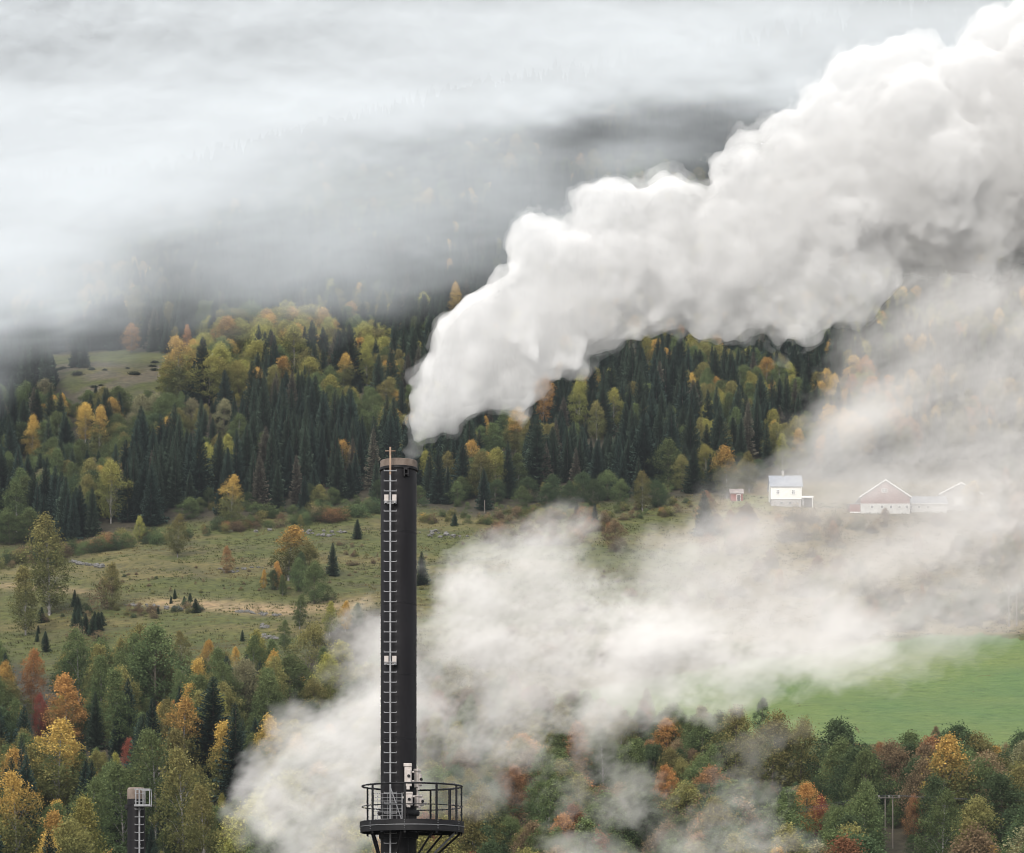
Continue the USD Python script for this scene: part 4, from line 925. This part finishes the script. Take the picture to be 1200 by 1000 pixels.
# ---- which of them show, by a rough depth buffer
Q = 2; BW, BH = 1200 * Q // 2, 1000 * Q // 2
order = sorted(range(len(PL)), key=lambda i: PL[i]['pos'][1])
taken = np.zeros((BH, BW), bool); shown = np.zeros(len(PL))
taken[541:, 446:489] = True; taken[923:, 150:170] = True
for i in order:
    p = PL[i]; x, y = to_px(p['pos']); hp = p['h'] / p['pos'][1] * F_PX
    n = KINDS[p['key']]; wd = hp * {'spruce_tree': .15, 'young_spruce': .26, 'birch_tree': .21 * p['sx'], 'broadleaf_tree': .34 * p['sx'], 'shrub': .6, 'juniper_bush': 1.4}[n]
    p['px'] = (float(x), float(y), hp, wd)
    y0, y1, x0, x1 = int(max(0, y - hp)), int(min(BH, y)), int(max(0, x - wd)), int(min(BW, x + wd + 1))
    if y1 <= y0 or x1 <= x0: continue
    yy, xx_ = np.mgrid[y0:y1, x0:x1]; t = (y - yy) / hp
    half = wd * ((1 - t) if 'spruce' in n else np.sqrt(np.clip(1 - (2 * np.clip(t, .1, 1) - 1.05) ** 2, 0, 1)))
    m_ = np.abs(xx_ - x) <= half + .5
    sub = taken[y0:y1, x0:x1]; shown[i] = (m_ & ~sub).sum(); sub |= m_
print('plants', len(PL), 'shown', (shown > 3).sum())
by = {}
for i, p in enumerate(PL): by.setdefault(KINDS[p['key']], []).append(i)
LIMIT = 290
indiv, mass = [], {}
for n, ids in by.items():
    ids = [i for i in ids if PL[i]['named'] or shown[i] > 5]
    ids.sort(key=lambda i: (-PL[i]['named'], -(shown[i] if PL[i]['px'][1] > 330 else 0)))
    indiv += ids[:LIMIT]
    for i in ids[LIMIT:]: mass.setdefault(n, []).append(i)
    # hidden ones still close the gaps behind
    for i in by[n]:
        if not PL[i]['named'] and 0 <= shown[i] <= 5: mass.setdefault(n, []).append(i)
# ---- labels
COLOR = dict(dark='dark', deep='blackish', grey='grey-brown', green='green', olive='olive', lime='yellow-green', amber='yellow-topped', gold='golden', orange='orange', rust='rusty', red='red', sage='sage-grey', brown='brown', bright='lime')
NOUN = dict(spruce_tree='spruce', young_spruce='young spruce', birch_tree='birch', broadleaf_tree='broadleaf tree', shrub='shrub', juniper_bush='juniper')
MARK = [(467, 545, 'the chimney top'), (459, 700, 'the chimney shaft'), (483, 925, 'the railed platform'), (160, 930, 'the small chimney'), (921, 578, 'the white house'), (1037, 585, 'the red barn'), (864, 582, 'the red shed'),
        (1126, 580, 'the grey shed'), (232, 409, 'the cabin'), (1041, 945, 'the pole pair'), (1187, 705, 'the pale pole pair'), (94, 415, 'the twin spruces'), (637, 468, 'the big orange birch'), (130, 575, 'the big pale birch'),
        (163, 620, 'the bright lime tree'), (208, 628, 'the free standing birch'), (271, 585, 'the forest edge birch'), (338, 650, 'the meadow clump'), (390, 655, 'the pointed spruce'), (285, 400, 'the grove crown'), (211, 440, 'the tall cabin birch'),
        (534, 350, 'the lone yellow birch'), (753, 575, 'the tall olive birch'), (640, 545, 'the half dead spruce'), (722, 630, 'the lone brown bush'), (852, 550, 'the shed birch'), (46, 840, 'the dark red rowan'), (68, 890, 'the wide yellow birch'),
        (288, 800, 'the straw tree'), (364, 760, 'the broad lime tree'), (182, 780, 'the tall green tree'), (215, 930, 'the yellow-tipped birch'), (893, 835, 'the dark pine top'), (1103, 900, 'the yellow-edged birch'),
        (1104, 970, 'the weeping birch'), (998, 870, 'the ragged conifer'), (945, 945, 'the rusty orange tree'), (745, 940, 'the deep green pair'), (602, 920, 'the rose brown tree'), (700, 580, 'the round tree row'), (783, 540, 'the grey-green tree'),
        (40, 510, 'the golden edge birch'), (110, 500, 'the golden knoll birches'), (935, 520, 'the house birch'), (905, 880, 'the ochre trees'), (1100, 810, 'the green field'), (284, 746, 'the lone tiny spruce'), (250, 850, 'the broad black spruce')]
MX = A([[m[0], m[1]] for m in MARK], float)
used_lb = {p['label'] for p in PL if p['label']}
cand = {}
for i in indiv:
    p = PL[i]
    if p['label']: continue
    x, y, hp, wd = p['px']; cy = y - hp * .5
    d = np.hypot(MX[:, 0] - x, MX[:, 1] - cy); k = int(np.argmin(d)); dx, dy = x - MX[k, 0], cy - MX[k, 1]
    q = int(np.round(math.atan2(-dy, dx) / (PI / 4))) % 8
    rel_ = ['right of', 'above right of', 'above', 'above left of', 'left of', 'below left of', 'below', 'below right of'][q]
    far = 'just ' if d[k] < 34 else ('' if d[k] < 75 else 'well ')
    hue = p['key'].split('_')[1]; n = KINDS[p['key']]
    colr = COLOR.get(hue, 'dark') if n not in ('young_spruce', 'juniper_bush') else 'dark'
    med = {'spruce_tree': 15.5, 'birch_tree': 11.5, 'broadleaf_tree': 7.6, 'shrub': 2.5, 'young_spruce': 3, 'juniper_bush': 1.1}[n]
    size = 'tall ' if p['h'] > med * 1.13 else ('small ' if p['h'] < med * .87 else '')
    if n in ('shrub', 'juniper_bush'): size = size.replace('tall', 'large')
    zone = 'lower wood' if y > line(WOOD, x) else ('upper forest' if y < line(EDGE, x) else 'meadow slope')
    p['zone'] = zone
    cand.setdefault((f'{size}{colr} {NOUN[n]}', f'{far}{rel_} {MARK[k][2]}'), []).append(i)
ORD = ['leftmost', 'second from left', 'third from left', 'fourth from left', 'fifth from left', 'sixth from left', 'seventh from left', 'eighth from left']
for (what, where), ids in cand.items():
    ids.sort(key=lambda i: PL[i]['px'][0])
    for j, i in enumerate(ids):
        PL[i]['label'] = f'{what} {where}' + ('' if len(ids) == 1 else f', {ORD[j]}' if len(ids) <= 8 else ', one of many alike')
for i in indiv:
    p = PL[i]; n = KINDS[p['key']]
    g = None if p['named'] else {'lower wood': 'trees of the lower wood', 'upper forest': 'trees of the upper forest', 'meadow slope': 'growth scattered over the meadow slope'}[p['zone']]
    plant(p['key'], p['pos'], p['h'], p['rz'], p['label'], g, p['sx'])
MASS_NAME = dict(spruce_tree='spruce_forest', birch_tree='birch_wood', broadleaf_tree='broadleaf_wood', shrub='undergrowth', young_spruce='spruce_saplings', juniper_bush='junipers')
def instancer(name, ids_items, label, cat):
    """ids_items: (kind key, position, turn in degrees, scale xyz)"""
    pi = UsdGeom.PointInstancer.Define(stage, numbered('/World', name)); keys = sorted({k for k, *_ in ids_items}); rel_ = pi.CreatePrototypesRel()
    for k in keys:
        x = UsdGeom.Xform.Define(stage, f'{pi.GetPath()}/{k}'); x.GetPrim().GetReferences().AddInternalReference('/World/plant_kinds/' + k); rel_.AddTarget(x.GetPath())
    pi.CreateProtoIndicesAttr(Vt.IntArray([keys.index(k) for k, *_ in ids_items]))
    pi.CreatePositionsAttr(Vt.Vec3fArray.FromNumpy(A([p for _, p, _, _ in ids_items], np.float32)))
    a = np.radians([t for _, _, t, _ in ids_items]) / 2
    pi.CreateOrientationsAttr(Vt.QuathArray([Gf.Quath(float(math.cos(t)), 0, 0, float(math.sin(t))) for t in a]))
    pi.CreateScalesAttr(Vt.Vec3fArray.FromNumpy(A([s for *_, s in ids_items], np.float32)))
    tag(pi.GetPrim(), label, cat, kind='stuff')
for n, ids in mass.items():
    it = [(PL[i]['key'], PL[i]['pos'], PL[i]['rz'], (lambda s: (s * PL[i]['sx'], s * PL[i]['sx'], s))(PL[i]['h'] / BASE_H[PL[i]['key']])) for i in ids]
    instancer(MASS_NAME[n], it, {'spruce_tree': 'dark spruce forest filling the slope behind the nearer trees', 'birch_tree': 'birches mixed into the forest behind the nearer trees', 'broadleaf_tree': 'broadleaf growth filling the wood behind nearer crowns',
        'shrub': 'low bushes half hidden between the trees and rocks', 'young_spruce': 'spruce saplings hidden among the bushes', 'juniper_bush': 'junipers hidden among others on the knoll'}[n], 'forest')
# ---- grass tussocks on the meadow
def tuft(seed, colr, n=16, h=.5):
    r = np.random.default_rng(seed); V, C = [], []
    for k in range(n):
        a = r.random() * 6.28; o = r.normal(size=2) * .28; u = A([math.cos(a), math.sin(a), 0]); w = A([-u[1], u[0], 0]) * r.uniform(.05, .10); L = h * r.uniform(.5, 1.2)
        b = A([o[0], o[1], -.05]); tip = b + u * L * r.uniform(.2, .7) + A([0, 0, L])
        V += [b - w, b + w, tip]; c = A(colr) * r.uniform(.7, 1.3); C += [c * .8, c * .8, c * 1.15]
    V = A(V); return [('blades', V, np.arange(len(V)).reshape(-1, 3), LEAF, A(C))]
for k, c in (('green', (.045, .051, .016)), ('straw', (.088, .071, .032)), ('heath', (.046, .041, .023)), ('dark', (.038, .042, .019))): kind_prim('tussock_' + k, 'tussock', tuft(len(k) * 3, c))
tp = scatter(1.7, 425, 700, 9); tx_, ty_ = to_px(tp)
q1 = meshkit.fbm(np.column_stack([tp[:, 0] / 22, tp[:, 1] / 12, tp[:, 0] * 0]), 3, 21); q2 = meshkit.fbm(np.column_stack([tp[:, 0] / 7, tp[:, 1] / 5, tp[:, 0] * 0]), 3, 22)
ok = (ty_ < line(WOOD, tx_) + 10) & (ty_ > line(EDGE, tx_) - 4) & ~inside(FIELD, tx_, ty_ ) & (R2.random(len(tp)) < .25 + 1.1 * ss(q2, .45, .65))
it = []
for P, a, b in zip(tp[ok], q1[ok], q2[ok]):
    k = 'straw' if a > .56 else ('heath' if b > .60 and R2.random() < .4 else ('dark' if b > .55 and R2.random() < .25 else 'green')); s = R2.uniform(.4, 1.0)
    it.append(('tussock_' + k, P, R2.uniform(0, 360), (s * 1.3, s * 1.3, s)))
print('tufts', len(it)); instancer('grass', it, 'rough tussocky grass over the meadow and upper slope', 'grass')
# ------------------------------------------------------------------ air: haze, low cloud, drifting steam, the plume
def surface_nets(F, level, org, h):
    F = np.pad(F, 1, constant_values=float(F.min()) - 1) - level; org = np.asarray(org, float) - h
    n = np.array(F.shape) - 1; cnt = np.zeros(n, np.float32); acc = np.zeros((*n, 3), np.float32)
    for ax in range(3):
        s0, s1 = [slice(None)] * 3, [slice(None)] * 3; s0[ax], s1[ax] = slice(0, -1), slice(1, None)
        a, b = F[tuple(s0)], F[tuple(s1)]; cr = (a > 0) != (b > 0)
        I = np.argwhere(cr); P = I.astype(np.float32); P[:, ax] += a[cr] / (a[cr] - b[cr]); o = [k for k in range(3) if k != ax]
        for d0, d1 in np.ndindex(2, 2):
            J = I.copy(); J[:, o[0]] -= d0; J[:, o[1]] -= d1
            okk = (J >= 0).all(1) & (J < n).all(1); ix_ = np.ravel_multi_index(J[okk].T, n)
            cnt.reshape(-1)[:] += np.bincount(ix_, minlength=cnt.size).astype(np.float32)
            for c in range(3): acc.reshape(-1, 3)[:, c] += np.bincount(ix_, P[okk][:, c], minlength=cnt.size).astype(np.float32)
    used = cnt > 0; ids = np.full(cnt.shape, -1); ids[used] = np.arange(used.sum()); V = acc[used] / cnt[used][:, None]; Qs = []
    S = F > 0
    for ax in range(3):
        o = [(ax + 1) % 3, (ax + 2) % 3]; s0, s1 = [slice(None)] * 3, [slice(None)] * 3; s0[ax], s1[ax] = slice(0, -1), slice(1, None)
        a, b = S[tuple(s0)], S[tuple(s1)]; I = np.argwhere(a != b); I = I[(I[:, o[0]] > 0) & (I[:, o[1]] > 0)]; q = []
        for d0, d1 in ((0, 0), (1, 0), (1, 1), (0, 1)):
            J = I.copy(); J[:, o[0]] -= d0; J[:, o[1]] -= d1; q.append(ids[J[:, 0], J[:, 1], J[:, 2]])
        q = np.stack(q, 1); fl_ = ~a[I[:, 0], I[:, 1], I[:, 2]]; q[fl_] = q[fl_][:, ::-1]; Qs.append(q)
    Qs = np.vstack(Qs); return org + V * h, np.vstack([Qs[:, [0, 1, 2]], Qs[:, [0, 2, 3]]])
def lattice_noise(shape, cell, octs, seed, gain=.5, puff=False):
    out = np.zeros(shape, np.float32); r = np.random.default_rng(seed); amp = 1.0; c = float(cell)
    for o in range(octs):
        if c < 1.4: break
        v = r.random([int(s / c) + 4 for s in shape]).astype(np.float32); off = r.random(3)
        for ax in range(3):
            p = np.arange(shape[ax]) / c + off[ax]; i0 = np.floor(p).astype(int); t = (p - i0).astype(np.float32); t = t * t * t * (t * (t * 6 - 15) + 10)
            sh = [1, 1, 1]; sh[ax] = -1; t = t.reshape(sh); v = np.take(v, i0, ax) * (1 - t) + np.take(v, i0 + 1, ax) * t
        v = v * 2 - 1
        if puff: v = np.abs(v) * 2.4 - .8
        out += amp * v; amp *= gain; c /= 2
    return out

HAZE = True
if HAZE:
    hz_mat = usdkit.material(stage, '/World/Looks/haze_air', {'v': ('principled_volume', {'color': (.88, .94, 1.0), 'density': .000022, 'anisotropy': 0.0})}, volume='v.volume')
    tag(obj('haze', box(3800, 3600, 880, (0, 1100, 400)), hz_mat), 'thin autumn haze in the valley air', 'haze', None, 'stuff')

def fbm2(X, Z, cell, octs, seed, gain=.55): 
    v = sum(gain ** o * (meshkit.noise(np.stack([X / cell * 2 ** o + 31.7 * o, Z / cell * 2 ** o, np.full(X.shape, 7.3 * o)], -1), seed + o) - .5) * 2 for o in range(octs))
    return v / sum(gain ** o for o in range(octs)) * 1.6
def drift_body(parent, part, blobs, Dfun, color, sigma, h, cell, warp, fray, seed, share=1.0, soft=1.5, wander=0.0, stretch=1.0, rise=.12):
    """A body of vapour whose thickness swells and thins: blobs are (x, y, half width, half height in rows, optical depth)."""
    W = []
    design = None if isinstance(blobs, list) else blobs
    for x, y, rx, ry, w in blobs if design is None else [(-250, 150, 10, 10, 0), (1450, 150, 10, 10, 0), (600, -250, 10, 10, 0), (600, 420, 10, 10, 0)]:
        D = Dfun(y); c = px(x, y, D); W.append((c[0], c[2], rx * D / F_PX, ry * D / F_PX, w * share))
    x0, x1 = min(w[0] - w[2] for w in W) - warp, max(w[0] + w[2] for w in W) + warp; z0, z1 = min(w[1] - w[3] for w in W) - warp, max(w[1] + w[3] for w in W) + warp
    X, Z = np.meshgrid(np.arange(x0, x1, h), np.arange(z0, z1, h), indexing='ij')
    u = X * .94 + Z * .34; v_ = (-X * .34 + Z * .94) * stretch
    wx, wz = fbm2(u, v_, cell * 2.2, 5, seed + 1), fbm2(u, v_, cell * 2.2, 5, seed + 2)
    T = np.zeros(X.shape)
    for cx_, cz_, rx, rz_, w in W:
        d2 = ((X + warp * wx - cx_) / rx) ** 2 + ((Z + warp * wz - cz_) / rz_) ** 2; T += w * np.clip(1 - d2, 0, 1) ** soft
    rows_ = np.linspace(1150, -700, 200); Ds = np.array([Dfun(q) for q in rows_]); zr_ = (Y_HORIZON - rows_) / F_PX * Ds
    yc = np.interp(Z, zr_, Ds) + wander * fbm2(X, Z, cell * 6, 3, seed + 5)
    if design is not None: T = design(*to_px(np.stack([X + warp * wx, yc, Z + warp * wz], -1)))
    n_ = fbm2(u + 90, v_, cell, 6, seed, .6)
    T = np.maximum(T * (1 + fray * n_) - .10 * fray * (1 - n_), 0) / sigma
    on = T > 0; ids = np.arange(X.size).reshape(X.shape); nb = X.size
    Vf = np.stack([X, yc - T * .5, Z - T * .5 * rise], -1).reshape(-1, 3); Vb = np.stack([X, yc + T * .5, Z + T * .5 * rise], -1).reshape(-1, 3); bk = np.where(on, ids + nb, ids)
    q = lambda I: np.stack([I[:-1, :-1], I[1:, :-1], I[1:, 1:], I[:-1, 1:]], -1)
    live = (on[:-1, :-1] | on[1:, :-1] | on[1:, 1:] | on[:-1, 1:])
    Qf, Qb = q(ids)[live], q(bk)[live][:, ::-1]
    t3 = lambda Q: np.vstack([Q[:, [0, 1, 2]], Q[:, [0, 2, 3]]])
    both = np.vstack([t3(Qf), t3(Qb[:, [1, 2, 3, 0]])]) if False else np.vstack([Qf[:, [0, 1, 2]], Qf[:, [0, 2, 3]], q(bk)[live][:, [0, 2, 1]], q(bk)[live][:, [0, 3, 2]]])
    vv = np.vstack([Vf, Vb]); m = trimesh.Trimesh(vv, both, process=False)
    k1 = np.sort(both, 1); _, inv, cnt_ = np.unique(k1, axis=0, return_inverse=True, return_counts=True); m.update_faces(cnt_[inv.ravel()] == 1); m.remove_unreferenced_vertices()
    mt = usdkit.material(stage, numbered('/World/Looks', part + '_air'), {'v': ('principled_volume', {'color': color, 'density': sigma, 'anisotropy': G_STEAM})}, volume='v.volume')
    print(part, X.shape, len(m.faces), 'max depth', round(float(T.max() * sigma), 2)); return obj(part, m, mt, parent)
G_STEAM = -.6
def vapour(name, label, cat): t = thing(name, label, cat); t.SetCustomDataByKey('kind', 'stuff'); return t
slope_D = lambda k: (lambda y: float(np.interp(y, [-700, -100, 0, 100, 200, 300, 350, 400, 440], [1420, 1420, 1400, 1290, 1140, 1000, 950, 880, 850])) - k)
lc = vapour('low_cloud', 'grey white low cloud wrapped round the wooded mountain', 'cloud')
CLOUD = (.635, .668, .692)
drift_body(lc, 'back_cloud', [(300, 40, 900, 420, 4.0), (900, -60, 900, 420, 4.0), (-300, 100, 800, 500, 4.0), (1500, -100, 600, 400, 3.)], lambda y: 1720., CLOUD, .05, 7.0, 170., 60., .12, 10, 1.0, 1.2, 15., 1.2, .3)
def cloud_depth(x, y):
    """How thick the mist is over the mountain, thinning evenly down the slope."""
    foot_ = np.interp(x, [-300, 100, 210, 300, 500, 700, 900, 1200, 1500], [408, 405, 372, 312, 295, 285, 265, 250, 240])
    full = np.interp(x, [-300, 0, 200, 330, 450, 560, 680, 800, 1000, 1500], [2.2, 2.0, 1.5, .85, .52, .46, .30, .38, .50, .8])
    t = ss(foot_ - y, 0, 230) ** .9 * full
    t = t + 3.2 * ss(-x - 1.15 * y, -600, 60) + 2.7 * ss(-y, -165, 0) * (1 - .55 * ss(x, 760, 1120))
    t = t + .30 * np.exp(-((y - np.interp(x, [150, 300, 550, 800, 1000], [205, 168, 100, 42, -20])) / 38) ** 2) * (1 - .5 * ss(x, 500, 900))
    for bx, by, bw, bh, w in ((470, 262, 110, 60, .22), (590, 258, 95, 55, .30), (400, 235, 110, 75, .28), (760, 205, 90, 50, .28), (560, 185, 120, 60, .25), (290, 290, 90, 60, .22), (645, 300, 70, 40, .16), (60, 340, 120, 55, .3), (160, 335, 70, 45, .2)):
        t = t + w * np.exp(-((x - bx) / bw) ** 2 - ((y - by) / bh) ** 2)
    for bx, by, bw, bh, w in ((705, 135, 70, 40, .6), (880, 120, 120, 50, .45), (640, 215, 80, 30, .2)):
        t = t * (1 - w * np.exp(-((x - bx) / bw) ** 2 - ((y - by) / bh) ** 2))
    return t * ss(x, -255, -120) * ss(-x, -1455, -1320) * ss(y, -260, -150)
drift_body(lc, 'mist', cloud_depth, slope_D(85), CLOUD, .045, 1.6, 44., 20., .24, 12, 1.0, 1., 8., 1.0, .29)
WARM = (.675, .655, .635)
LOW = [(548, 690, 74, 66, .9), (610, 660, 95, 54, .9), (665, 632, 62, 40, .6), (560, 745, 110, 80, 1.2), (640, 730, 150, 92, 1.5), (720, 760, 160, 84, 1.6), (780, 790, 140, 74, 1.3), (850, 765, 180, 84, 1.3), (930, 755, 160, 80, 1.0), (1000, 765, 90, 54, .5),
    (690, 820, 150, 66, .8), (440, 775, 56, 80, .8), (412, 850, 80, 74, 1.4), (362, 905, 92, 80, 1.5), (318, 952, 64, 62, 1.1), (425, 905, 90, 84, 1.0), (480, 830, 100, 80, .9), (450, 722, 40, 48, .5), (360, 990, 100, 56, .5), (600, 845, 150, 70, .4),
    (620, 920, 190, 100, .22), (700, 1010, 110, 34, .6), (770, 930, 150, 90, .28), (910, 940, 90, 110, .3), (865, 985, 120, 60, .3), (540, 860, 90, 70, .3), (620, 780, 420, 170, .14)]
ds = vapour('drifting_steam', 'soft warm grey steam drifting low behind the chimney and over the field', 'steam')
drift_body(ds, 'near_drift', LOW, lambda y: 128., WARM, .34, .085, 2.0, 1.2, .85, 13, .42, 2.1, 2.0, 1.35)
drift_body(ds, 'far_drift', LOW, lambda y: 152., WARM, .34, .11, 2.8, 1.7, .8, 17, .38, 2.0, 2.5, 1.3)
VEIL = [(1000, 665, 280, 140, 1.0), (1130, 640, 200, 150, 1.0), (900, 700, 230, 100, .8), (1080, 555, 180, 150, 1.1), (1040, 455, 120, 130, .9), (1160, 420, 160, 140, 1.2), (985, 530, 80, 100, .7), (1210, 560, 150, 200, .8), (820, 680, 150, 80, .5), (1290, 650, 160, 150, .6), (860, 640, 80, 70, .4), (1330, 470, 220, 220, 1.2), (1120, 340, 120, 70, .7)]
vl = vapour('steam_veil', 'thin warm veil of steam hanging over the farm and slope', 'steam')
drift_body(vl, 'veil', VEIL, lambda y: 108., WARM, .22, .09, 2.0, 1.3, .5, 19, .62, 1.7, 2.0, 1.4, .19)

# the plume: puffs on puffs along a bent axis, then frayed; nested bodies, denser inwards
PUFF = [(481, 540, 4), (484, 530, 5), (487, 519, 7), (491, 507, 11), (499, 491, 20), (518, 470, 34), (540, 442, 46), (560, 412, 52), (585, 395, 60), (630, 378, 68), (680, 345, 68), (730, 325, 62), (790, 318, 64), (850, 300, 74), (900, 272, 84), (950, 242, 90), (1000, 202, 95), (1050, 190, 105),
        (1100, 190, 105), (1160, 180, 110), (1240, 165, 130), (1320, 140, 150),
        (640, 302, 46), (718, 276, 54), (790, 266, 54), (880, 207, 48), (930, 172, 46), (1010, 110, 52), (1065, 92, 50), (1108, 108, 38), (1182, 82, 66), (1250, 60, 80),
        (600, 440, 42), (652, 397, 44), (780, 350, 38), (830, 352, 44), (880, 337, 50), (940, 342, 56), (985, 322, 62), (1060, 250, 60), (1150, 250, 60)]
rp = np.random.default_rng(8); balls = []
for x, y, r in PUFF:
    c = px(x, y, CD); r = r / K; balls.append((c, r))
    for k in range(15 if r > .8 else 6):
        u = rp.normal(size=3); u[1] *= .8; u /= np.linalg.norm(u); r1 = r * rp.uniform(.20, .40); c1 = c + u * (r * .84); balls.append((c1, r1))
        for j in range(7):
            u2 = u + rp.normal(size=3) * .9; u2 /= np.linalg.norm(u2); r2_ = r1 * rp.uniform(.26, .5); balls.append((c1 + u2 * r1 * .85, r2_))
hP = .078; HV = A([hP, hP * 1.4, hP])
lo3 = A([px(470, 0, CD)[0], CD - 5.6, zc(546)]); hi3 = A([px(1500, 0, CD)[0], CD + 5.6, zc(-50)])
shp = tuple(np.ceil((hi3 - lo3) / HV).astype(int)); ax3 = [(lo3[i] + HV[i] * np.arange(shp[i])).astype(np.float32) for i in range(3)]
Fp = np.full(shp, -3., np.float32)
for c, r in balls:
    sl = [slice(max(0, int((c[i] - r - 1.2 - lo3[i]) / HV[i])), max(0, int((c[i] + r + 1.2 - lo3[i]) / HV[i]) + 1)) for i in range(3)]
    if any(s.start >= n_ or s.stop <= 0 for s, n_ in zip(sl, shp)): continue
    q = [ax3[i][sl[i]] for i in range(3)]
    d = np.sqrt((q[0][:, None, None] - c[0]) ** 2 + (q[1][None, :, None] - c[1]) ** 2 + (q[2][None, None, :] - c[2]) ** 2)
    sub = Fp[tuple(sl)]; np.maximum(sub, r - d, out=sub)
Fp = ndi.gaussian_filter(Fp, 1.0)
sc3 = np.clip((ax3[0] - px(487, 0, CD)[0]) / 3.0, .75, 1)[:, None, None]
Np = lattice_noise(shp, 22, 5, 3, .6, True); Nq = lattice_noise(shp, 70, 3, 4); Nf = lattice_noise(shp, 12, 4, 9, .7)
Fp = Fp + sc3 * (.06 * Np + .13 * Nq + .09 * Nf)
plume = vapour('steam_plume', 'billowing white steam plume rising to the right from the tall chimney', 'steam')
Ng = lattice_noise(shp, 7, 3, 29, .7)
Fp = Fp + sc3 * .05 * Ng
for nm, lev, dn in (('thin_fringe', -.13, .17), ('outer_steam', -.03, .66), ('billows', .285, .34)):
    v, f = surface_nets(Fp + (sc3 * (.22 * Nf + .20 * Nq[::-1, ::-1]) - .05 if nm == 'thin_fringe' else 0), lev, lo3 / HV, 1.0); v = v * HV
    if nm == 'outer_steam':       # a denser skin about the thinner middle
        v2, f2 = surface_nets(Fp, .265, lo3 / HV, 1.0); f = np.vstack([f, f2[:, ::-1] + len(v)]); v = np.vstack([v, v2 * HV])
    mt = usdkit.material(stage, f'/World/Looks/{nm}_air', {'v': ('principled_volume', {'color': (.955, .945, .935), 'density': dn, 'anisotropy': -.66})}, volume='v.volume')
    obj(nm, (v, f), mt, plume); print(nm, len(f))
